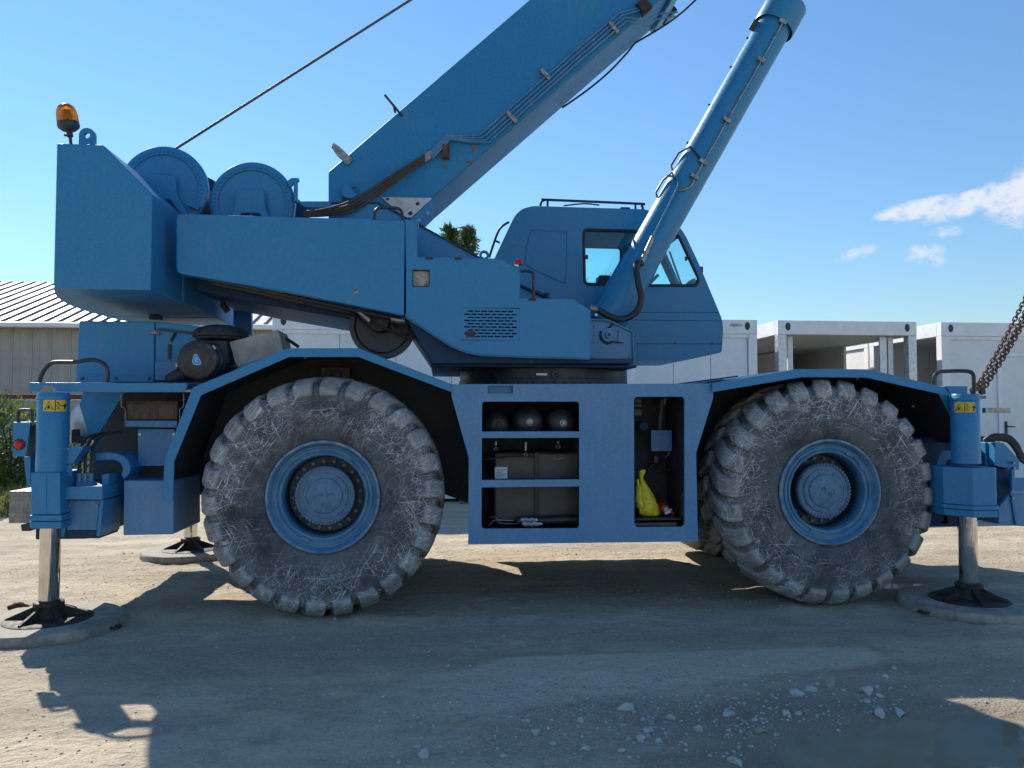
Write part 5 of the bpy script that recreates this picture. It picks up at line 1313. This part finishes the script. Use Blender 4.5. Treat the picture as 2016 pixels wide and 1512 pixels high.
# foot plate, and a pale triangular plate on the boom side
YE = YB0-.012
m_pale = simple('pale_finish', (.55, .56, .58), .55, var=.1, scale=7, dust=((.25, .13, .07), .8))
MB().prism(pp([(750,388),(851,390),(810,428),(798,428)], YE), YE, YB0-.001).build('pale_plate', m_pale, base)
MB().prism(pp([(853,391),(853,432),(838,445),(795,436),(812,428)], YE-.008), YE-.008, YB0-.0125).build('boom_foot_plate', m_blue, base, .003)
bb = MB()
for u, v, r in ((842, 419, .02), (825, 434, .016)): p = at(u, v, YE-.008); bb.cyl((p.x, YE-.008, p.z), (p.x, YE-.016, p.z), r, n=14)
bb.build('foot_plate_bolts', m_steel, base)
bb = MB()
for u, v, r in ((822, 401, .016), (763, 392, .012), (808, 420, .018)):
    p = at(u, v, YE-.001); pts = []
    for i in range(12): a = 2*math.pi*i/12; rr = r*(1 + .5*noise.noise(Vector((math.cos(a)*2, math.sin(a)*2, u)))); pts.append(Vector((p.x + rr*math.cos(a)*1.2, 0, p.z + rr*math.sin(a))))
    bb.prism(pts, YE-.0015, YE)
bb.build('rust_spot', m_rust, base)
# pipes
YQ = YB0-.03
P4 = [[(845,303),(880,266),(897,268),(944,266),(1140,93),(1219,26),(1256,16.5),(1270,8)], [(847,306),(882,268),(905,271),(950,271),(1140,102),(1225,30),(1260,20),(1274,12)],
      [(849,309),(884,271),(915,275),(956,276),(1140,112),(1230,34),(1270,41),(1288,28),(1334,24)], [(851,312),(886,274),(925,279),(962,280),(1140,120.5),(1234,41),(1277.5,51),(1293,38),(1332,32)]]
for i, L_ in enumerate(P4):
    MB().tube([at(u, v, YQ - (.004*i)) for u, v in L_], .0085, 6).build('hydraulic_pipe', m_blue_old, base)
for u, v in ((1080, 153), (1013, 236), (1214, 60)):
    c = at(u-6, v-6, YQ-.01); MB().obox(c, bd_*.018, Vector((0, .018, 0)), bn*.06).build('pipe_clamp', m_steel, base, .003)
for i in range(4):
    hp_ = [at(598, 418 + 2.5*i, .60), at(640, 412 + 4*i, .60+.01*i), at(690, 396 + 6.5*i, .63+.01*i), at(740, 366 + 7*i, .70+.01*i), at(790, 334 + 5.5*i, .80), at(838, 305 + 4*i, .91)]
    MB().tube(hp_, .0115, 8, 6).build('hose', m_hose_br, base)
    a_ = at(836, 306 + 4*i, .91); b_ = at(849, 296 + 4*i, .925); MB().cyl(a_, b_, .016, n=10).build('hose_fitting', m_steel, base)
p = at(877, 298, YB0-.025); q = MB().box((p.x-.03, YB0-.05, p.z-.07), (p.x+.035, YB0-.001, p.z+.06)); q.build('rusty_stop', m_rust, base, .006)
bb = MB()
for (u, v, w, h) in ((933, 292, .03, .03), (1013, 238, .025, .035), (877, 325, .012, .04), (1212, 64, .02, .03), (925, 318, .03, .02)):
    p = at(u, v, YB0); pts = []
    for i in range(14): a = 2*math.pi*i/14; rr = 1 + .6*noise.noise(Vector((math.cos(a)*2, math.sin(a)*2, u*.1))); pts.append(Vector((p.x + w*rr*math.cos(a), 0, p.z + h*rr*math.sin(a))))
    bb.prism(pts, YB0-.0015, YB0+.0)
m_ruststain = simple('rust_stain', (.13, .12, .11), .7, var=.5, scale=30, dust=((.16, .075, .03), .9))
bb.build('rust_stain', m_ruststain, base)
# angle pointer, sensor stalk, small housing
MB().prism(pp([(652,290),(656,280),(668,288),(695,314),(684,325),(664,307)], YB0-.03), YB0-.03, YB0-.012).build('angle_pointer', m_steel, base, .003)
bb = MB()
for u, v in ((682, 318), (690, 312), (669, 300)): p = at(u, v, YB0-.03); bb.cyl((p.x, YB0-.03, p.z), (p.x, YB0-.042, p.z), .010, n=8)
bb.build('pointer_bolts', m_steel, base)
st = MB().tube([at(757.5, 187, YB0-.01), at(775, 208, YB0-.01), at(791, 228, YB0-.01)], .011, 8); st.tube([at(775, 207, YB0-.01), at(778, 222, YB0-.01)], .010, 8); st.build('sensor_stalk', m_black, base)
p = at(689, 377, YB0-.04); q = MB().prism([Vector((p.x + .075*math.cos(R(a)), 0, p.z + .07*math.sin(R(a)))) for a in range(110, 345, 15)], YB0-.06, YB0-.001); q.build('angle_sensor', m_blue, base, .008)
a_ = at(683, 388, YB0-.04); MB().box((a_.x-.04, YB0-.05, a_.z-.05), (a_.x+.05, YB0-.002, a_.z)).build('sensor_box', m_blue_dk, base, .006); MB().tube([at(692, 370, YB0-.05), at(703, 369, YB0-.05)], .006, 6).build('sensor_pin', m_black, base)
MB().tube([at(1107, 212, 1.6), at(1150, 182, 1.6), at(1190, 150, 1.6), at(1225, 115, 1.6), at(1250, 85, 1.6)], .010, 8, 6).build('hanging_cable', m_rubber, base)
MB().tube([at(1250, 85, 1.6), at(1330, 35, 1.6), at(1400, -30, 1.6)], .010, 8, 5).build('hanging_cable', m_rubber, base)

# ---------------- lift cylinder
A_ = at(1195, 632, 1.35); B_ = at(1524, 54, 1.35); dv = (B_ - A_).normalized()
def along(t): return A_ + dv*t
LL = (B_ - A_).length
nrm = Vector((-dv.z, 0, dv.x))
rl_ = .172
def axlathe(prof, name, mat, par, n=56):
    mb = MB().lathe(prof, (0, 0, 0), 'Z', n); M_ = Matrix.Translation(A_) @ Vector((0, 0, 1)).rotation_difference(dv).to_matrix().to_4x4()
    mb.v = [tuple(M_ @ Vector(v)) for v in mb.v]; return mb.build(name, mat, par)
lc_ = axlathe([(0, -.10), (rl_*.6, -.09), (rl_*.95, -.04), (rl_*1.06, .03), (rl_*1.06, .62), (rl_, .72), (rl_, LL), (0, LL)], 'lift_cylinder', m_blue, crane)
axlathe([(rl_*1.17, LL-.02), (rl_*1.2, LL-.005), (rl_*1.2, LL+.26), (rl_*1.12, LL+.272), (0, LL+.272)], 'cylinder_gland', m_blue, lc_)
axlathe([(0, LL+.25), (.125, LL+.25), (.125, LL+1.9), (0, LL+1.9)], 'cylinder_rod', m_chrome, lc_)
def cyl_pt(t, ang, r=None):                    # on the barrel, angle 0 faces the camera, + towards the upper left
    r = r or rl_*1.03; return along(t) + (Vector((0, -1, 0))*math.cos(R(ang)) + nrm*math.sin(R(ang)))*r
tp = LL
MB().tube([cyl_pt(LL-.02, -8, rl_*1.12), cyl_pt(1.72, -8, rl_*1.12)], .0085, 8).build('cylinder_pipe', m_steel, lc_)
MB().tube([cyl_pt(1.72, -8, rl_*1.12), cyl_pt(1.62, -8, rl_*1.12), cyl_pt(1.50, -10, rl_*1.12), cyl_pt(1.42, 8, rl_*1.12), cyl_pt(1.40, 22, rl_*1.1)], .010, 8, 4).build('cylinder_pipe', m_steel, lc_)
MB().tube([cyl_pt(1.50, 62, rl_*1.35), cyl_pt(1.52, 40, rl_*1.12), cyl_pt(1.46, 24, rl_*1.12), cyl_pt(1.36, 20, rl_*1.12), cyl_pt(.86, 12, rl_*1.14)], .0125, 8, 4).build('cylinder_pipe', m_blue, lc_)
MB().tube([cyl_pt(1.30, 80, rl_*1.05), cyl_pt(1.34, 88, rl_*1.22), cyl_pt(1.48, 85, rl_*1.22), cyl_pt(1.56, 60, rl_*1.2), cyl_pt(1.50, 45, rl_*1.08)], .0105, 8).build('cylinder_loop', m_black, lc_)
MB().tube([cyl_pt(1.62, 85, rl_*1.05), cyl_pt(1.66, 92, rl_*1.22), cyl_pt(1.80, 85, rl_*1.22), cyl_pt(1.86, 50, rl_*1.15), cyl_pt(1.79, 10, rl_*1.12), cyl_pt(1.76, -6, rl_*1.12)], .0105, 8).build('cylinder_loop', m_blue_dk, lc_)
for t in (1.60, 2.25, 2.95, 1.77, 3.40):
    if t < LL: MB().obox(cyl_pt(t, -6, rl_*1.08), dv*.02, Vector((0, .024, 0)), nrm*.04).build('pipe_clamp', m_steel, lc_, .004)
bb = MB()
for t in (1.95, 2.4, 2.85, 3.2): bb.cyl(cyl_pt(t, 95, rl_*.99), cyl_pt(t, 95, rl_*1.1), .012, n=8)
bb.build('weld_stud', m_black, lc_)
q = MB().obox(cyl_pt(LL-.12, 80, rl_*1.12), dv*.05, Vector((0, .02, 0)), nrm*.03); q.build('bleed_valve', m_black, lc_, .004)
fa, fb = cyl_pt(.88, 12, rl_*1.16), cyl_pt(.60, 4, rl_*1.2)
MB().cyl(fa, fb, .022, .026, n=12).build('hose_end_fitting', m_steel, lc_)
hpath = [fb, at(1253, 520, 1.02), at(1256, 555, .98), at(1262, 582, .96), at(1258, 606, .96), at(1244, 621, .96), at(1222, 629, .95), at(1200, 623, .95), at(1180, 612, .95), at(1164, 607, .95)]
MB().tube(hpath, .030, 12, 6).build('cylinder_hose', m_rubber, lc_)
MB().cyl(at(1161, 606, .95), at(1176, 610, .95), .033, n=14).build('hose_end_fitting', m_steel, lc_)
MB().box((at(1174,620,.9).x-.012, .9, at(1174,620,.9).z-.01), (at(1174,620,.9).x+.012, .91, at(1174,620,.9).z+.012)).build('paper_tag', m_paper, lc_)

# ---------------- operator cab
YC0, YC1 = 1.85, 2.66
co = pp([(930,600),(973,509.6),(1013,425),(1028,411),(1049,405.5),(1269,412),(1325,430),(1349,462),(1379,526),(1421,627),(1424,646.5),(1421,694),(1340.5,710.5),(930,710.5)], YC0)
cr = rounded(co, [0,.03,.05,.04,.04,.03,.06,.06,.02,.04,.04,.03,.03,0], 5)
w1_ = pp([(1149,452),(1258,455),(1258,561),(1151,559)], YC0); w2_ = pp([(1268,456),(1333,458),(1376,550),(1372,562),(1268,562)], YC0)
W1, W2 = rounded(w1_, .045, 6), rounded(w2_, [.03, .07, .05, .05, .03], 6)
cab = MB().prism([Vector((x, 0, z)) for x, z in cr], YC0, YC0+.035, [W1, W2]).build('cab', m_blue, crane)
MB().prism([Vector((x, 0, z)) for x, z in cr], YC1-.035, YC1, [W1, W2]).build('cab_far_side', m_blue, cab)
crv = [Vector((x, 0, z)) for x, z in cr]
# shell round the sides, front screen left open for glass
front_i = [i for i, q in enumerate(crv) if q.x > at(1345, 470, YC0).x and q.z > at(1400, 622, YC0).z]
f0, f1 = front_i[0], front_i[-1]
MB().sheet(crv[:f0+1], YC0+.036, YC1-.036, .03).build('cab_roof', m_blue, cab)
MB().sheet(crv[f1:] + [crv[0]], YC0+.036, YC1-.036, .03).build('cab_lower_shell', m_blue, cab)
ws = MB().add([crv[f0] + Vector((-.02, YC0+.06, 0)), crv[f1] + Vector((-.02, YC0+.06, 0)), crv[f1] + Vector((-.02, YC1-.06, 0)), crv[f0] + Vector((-.02, YC1-.06, 0))], [(0,1,2,3)]); ws.build('windscreen', m_glass, cab)
for y in (YC0+.0375, YC1-.085):
    d = (crv[f1] - crv[f0]); MB().obox(Vector(((crv[f0].x + crv[f1].x)/2 - .02, y + .022, (crv[f0].z + crv[f1].z)/2)), d*.5, Vector((0, .02, 0)), Vector((-d.z, 0, d.x)).normalized()*.02).build('screen_pillar', m_blue, cab)
def seal(Wp, y, name='window_seal'):
    P = [Vector((x, y, z)) for x, z in Wp]; P.append(P[0]); MB().tube(P, .016, 8).build(name, m_rubber, cab)
for Wp in (W1, W2):
    for y in (YC0+.002, YC1-.002): seal(Wp, y)
    MB().prism([Vector((x, 0, z)) for x, z in Wp], YC0+.014, YC0+.018).build('window_pane', m_glass, cab)
    MB().prism([Vector((x, 0, z)) for x, z in Wp], YC1-.018, YC1-.014).build('window_pane', m_glass, cab)
for u, v in ((1155.5, 506), (1351, 509)):
    p = at(u, v, YC0); MB().box((p.x-.013, YC0-.005, p.z-.022), (p.x+.013, YC0+.012, p.z+.022)).build('window_catch', m_black, cab, .004)
# embossed panel outline and seams
em = [(1051,453),(1112,456),(1116,462),(1114,548),(1106,555),(1046,527),(1034,512),(1044,460)]
P = spline([at(u, v, YC0) for u, v in em + em[:1]], 4); MB().tube([Vector((q.x, YC0+.001, q.z)) for q in P], .009, 6).build('embossed_frame', m_blue, cab)
for pts in ([(1240,615),(1415,615)], [(1240,630),(1422,632)], [(1252,677),(1422,677)]):
    MB().tube([at(u, v, YC0) + Vector((0, .002, 0)) for u, v in pts], .004, 5).build('panel_seam', m_blue_dk, cab)
for u, v in ((1328, 675), (1402, 677), (1419, 677)): p = at(u, v, YC0); MB().cyl((p.x, YC0, p.z), (p.x, YC0-.008, p.z), .010, n=8).build('panel_screw', m_black, cab)
MB().tube([at(1020, 560, YC0-.03), at(1086, 590, YC0-.03)], .014, 8).build('cab_strut', m_blue_dk, cab)
p = at(1078, 578, YC0-.02); MB().box((p.x-.03, YC0-.03, p.z-.012), (p.x+.02, YC0+.001, p.z+.012)).build('cab_hook', m_black, cab, .004)
MB().tube([at(1020, 565, YC0-.02), at(1055, 571, YC0-.02), at(1078, 579, YC0-.02)], .004, 5, 4).build('cable', m_steel, cab)
rr_ = MB().tube([at(1064, 405, 1.9), at(1066, 397, 1.9), at(1073, 393.5, 1.9), at(1080, 393.5, 1.9), at(1255, 401, 1.9), at(1263, 403, 1.9), at(1266, 413, 1.9)], .014, 8, 4)
for u in (1078, 1251): rr_.cyl(at(u, 395 + (u-1078)*.04, 1.9), at(u, 408 + (u-1078)*.03, 1.9), .012, n=8)
rr_.build('roof_rail', m_blue_dk, cab)
MB().tube([at(1110, 405, 2.1), at(1150, 401, 2.1), at(1180, 404, 2.1)], .008, 6, 3).build('wiper_arm', m_black, cab)
p = at(1232, 410, 2.0); MB().box((p.x-.06, 2.0, p.z-.03), (p.x+.05, 2.1, p.z+.015)).build('roof_vent', m_black, cab, .01)
ld = MB().tube([at(963, 507, 2.3), at(978, 462, 2.3), at(988, 446, 2.3), at(1002, 437, 2.3)], .014, 8, 5); ld.tube([at(975, 474, 2.3), at(984, 478, 2.3)], .012, 6); ld.build('cab_grab_rail', m_blue_dk, cab)
p = at(953, 503, 1.7); MB().prism([Vector((p.x + .05*math.cos(R(a)), 0, p.z + .05*math.sin(R(a)))) for a in range(0, 360, 20)], 1.68, 1.71, [[Vector((p.x + .024*math.cos(R(a)), 0, p.z + .024*math.sin(R(a)))) for a in range(0, 360, 24)]]).build('lifting_eye', m_blue, crane, .003)
MB().box((p.x-.045, 1.682, p.z-.62), (p.x+.045, 1.708, p.z-.035)).build('eye_plate', m_blue, crane, .003)
p = at(1381, 530, YC0+.1); MB().box((p.x-.01, YC0+.1, p.z-.04), (p.x+.02, YC0+.2, p.z+.03)).build('screen_hinge', m_black, cab, .004)
# interior
a = at(1178, 543, 2.3); b = at(1201, 566, 2.3); MB().box((a.x, 2.25, b.z-.4), (b.x, 2.45, a.z)).build('control_console', m_seat, cab, .01)
q = at(1225, 620, 2.25); st_ = MB().box((q.x-.25, 2.05, q.z-.2), (q.x+.28, 2.5, q.z-.08)); st_.obox(Vector((q.x-.24, 2.28, q.z+.02)), Vector((.05, 0, 0)), Vector((0, .2, 0)), Vector((-.02, 0, .14))); st_.build('operator_seat', m_seat, cab, .04)
q = at(1285, 552, 2.3); MB().tube([at(1270, 570, 2.3), q, at(1296, 541, 2.3)], .018, 10).build('control_lever', m_seat, cab)
MB().prism(pp([(1352,563),(1356,557),(1364,548),(1378,560),(1385,580),(1352,580)], 2.2), 2.15, 2.35).build('instrument_panel', m_seat, cab, .01)
MB().tube([at(1318, 495, 2.5), at(1342, 562, 2.5)], .012, 8).build('cab_inner_rail', m_seat, cab)

# ================================================================== things lying about
def pad(X, Y, r, label):
    rs = random.Random(int(X*100)); n = 64; prof = [(0, .078), (r*.97, .078), (r*.99, .070), (r, .058), (r, .012), (r*.985, .0), (0, -.01)]
    mb = MB().lathe(prof, (0, 0, 0), 'Z', n)
    mb.v = [(x*(1 + .008*noise.noise(Vector((x*3, y*3, X)))), y*(1 + .008*noise.noise(Vector((x*3, y*3, X+2)))), z + .004*noise.noise(Vector((x*4, y*4, X)))) for x, y, z in mb.v]
    o = empty('outrigger_pad', (X, Y, 0), label, 'outrigger pad', 'round pads under the jack feet')
    mb.v = [(x+X, y+Y, z) for x, y, z in mb.v]
    mb.build('disc', m_pad, o)
    a = R(200) if X > 0 else R(-12); c = Vector((X + r*math.cos(a), Y + r*math.sin(a), .035)); t = Vector((-math.sin(a), math.cos(a), 0)); d = Vector((math.cos(a), math.sin(a), 0))
    MB().tube([c - t*.03, c - t*.03 + d*.04, c + t*.03 + d*.04, c + t*.03], .009, 8, 4).build('lifting_loop', m_rustdk, o)
pad(JX, JY, .50, 'round grey pad under the near rear jack, lower left')
pad(JX2, JY2, .52, 'round grey pad under the near front jack, lower right')
pad(-2.70, W+.05, .50, 'round grey pad under the far rear jack, beyond the rear wheel')
pad(4.0, W+.05, .50, 'round grey pad under the far front jack, behind the front wheel')

# yellow plastic sack in the open compartment
def sack():
    a = at(1278, 1021, .28); z0 = ledge_z + .002
    rings = [(0, .0, .070, .05), (.012, .0, .088, .07), (.06, -.006, .088, .072), (.12, -.016, .078, .066), (.18, -.032, .062, .056), (.235, -.050, .044, .042), (.28, -.062, .028, .028), (.305, -.066, .016, .018), (.33, -.064, .022, .016), (.36, -.055, .030, .012), (.375, -.05, .020, .006)]
    n = 28; vs = []
    for h, dx, rx, ry in rings:
        for i in range(n):
            t = 2*math.pi*i/n; k = 1 + .16*noise.noise(Vector((math.cos(t)*2.2, math.sin(t)*2.2, h*14))) + .10*abs(noise.noise(Vector((math.cos(t)*5, math.sin(t)*5, h*30 + t)))) - .05
            vs.append((a.x + dx + rx*k*math.cos(t), .27 + ry*k*math.sin(t), z0 + h))
    fs = [(j*n+i, j*n+(i+1) % n, (j+1)*n+(i+1) % n, (j+1)*n+i) for j in range(len(rings)-1) for i in range(n)] + [tuple(range(n)), tuple(range((len(rings)-1)*n, len(rings)*n))]
    t = empty('plastic_sack', (a.x, .27, z0), 'yellow plastic sack tied at the top in the open side compartment', 'sack')
    o = MB().add(vs, fs).build('sack', m_bag, t, ang=60)
    MB().tube([(a.x-.115, .21, z0+.30), (a.x-.105, .20, z0+.22), (a.x-.10, .20, z0+.10), (a.x-.085, .205, z0+.03)], [.012, .03, .035, .02], 10, 5).build('folded_edge', m_bag, t)
sack()
def extinguisher():
    a = at(1303, 1012, .33); z0 = ledge_z + .06
    t = empty('red_bottle', (a.x, .33, z0), 'red round bottle lying beside the yellow sack', 'bottle')
    MB().lathe([(0, -.16), (.03, -.155), (.048, -.13), (.055, -.09), (.055, .09), (.045, .12), (0, .14)], (a.x, .38, z0), 'Y', 28).build('body', m_red, t)
    MB().cyl((a.x, .225, z0), (a.x, .20, z0), .02, n=14).build('valve', m_steel, t)
    MB().obox(Vector((a.x+.02, .21, z0-.02)), Vector((.03, 0, .012)), Vector((0, .004, 0)), Vector((-.004, 0, .012))).build('handle', m_paper, t)
    MB().tube([(a.x+.035, .21, z0-.01), (a.x+.06, .21, z0-.03), (a.x+.05, .22, z0-.055)], .010, 8, 4).build('hose', m_red, t)
extinguisher()

# chain sling hooked to the front of the carrier
def chain():
    A0 = at(1916, 772, .35); t = empty('lifting_chain', A0, 'three rusty chain strands running up from the front deck, far right', 'chain')
    # one link: stadium ring in local XZ, long axis Z
    L_, Wd, r = .048, .030, .0058; path = []
    for k in range(9): a = R(180*k/8); path.append(Vector((Wd/2*math.cos(a), 0, (L_-Wd)/2 + Wd/2*math.sin(a))))
    for k in range(9): a = R(180 + 180*k/8); path.append(Vector((Wd/2*math.cos(a), 0, -(L_-Wd)/2 + Wd/2*math.sin(a))))
    path.append(path[0])
    me = MB().tube(path, r, 6).mesh('link'); me.shade_smooth(); me.materials.append(m_chainm)
    for (s, e) in (((1920,768),(2050,520)), ((1930,768),(2060,528)), ((1938,764),(2064,540))):
        a, b = at(*s, .35), at(*e, .25); d = b - a; ln = d.length; n = int(ln/(L_-2.4*r)); q = Vector((0, 0, 1)).rotation_difference(d.normalized())
        for i in range(n):
            o = bpy.data.objects.new('link', me); col.objects.link(o); o.parent = t
            f = i/n; sag = Vector((.012, 0, -.02))*math.sin(f*math.pi)
            o.location = a + d*f + sag - A0; o.rotation_mode = 'QUATERNION'
            o.rotation_quaternion = q @ Euler((0, 0, R(40 + 90*(i % 2) + 6*math.sin(i)))).to_quaternion()
    sh = MB().tube([at(1913, 775, .33), at(1914, 766, .33), at(1922, 757, .33), at(1930, 752, .33), at(1937, 757, .33), at(1934, 768, .33), at(1932, 777, .33)], .014, 10, 4); sh.cyl(at(1912, 768, .3), at(1936, 764, .36), .018, n=10)
    sh.build('shackle', m_chainm, t)
    MB().prism(pp([(1930,776),(1930,760),(1936,757),(1938,776)], .36), .34, .38).build('chain_anchor', m_rust, t, .004)
chain()
p = gp(12, 1210); 
o = MB().tube([Vector((p.x-.05, p.y+.12, .02)), Vector((p.x+.02, p.y+.14, .04)), Vector((p.x+.09, p.y+.16, .02))], [.02, .022, .012], 8, 4).build('wood_scrap', m_rust); tag(o, 'short dark scrap of wood on the ground beside the rear pad', 'scrap')
print('TRIS', sum(len(o.data.polygons) for o in bpy.data.objects if o.type == 'MESH'), 'OBJ', len(bpy.data.objects))
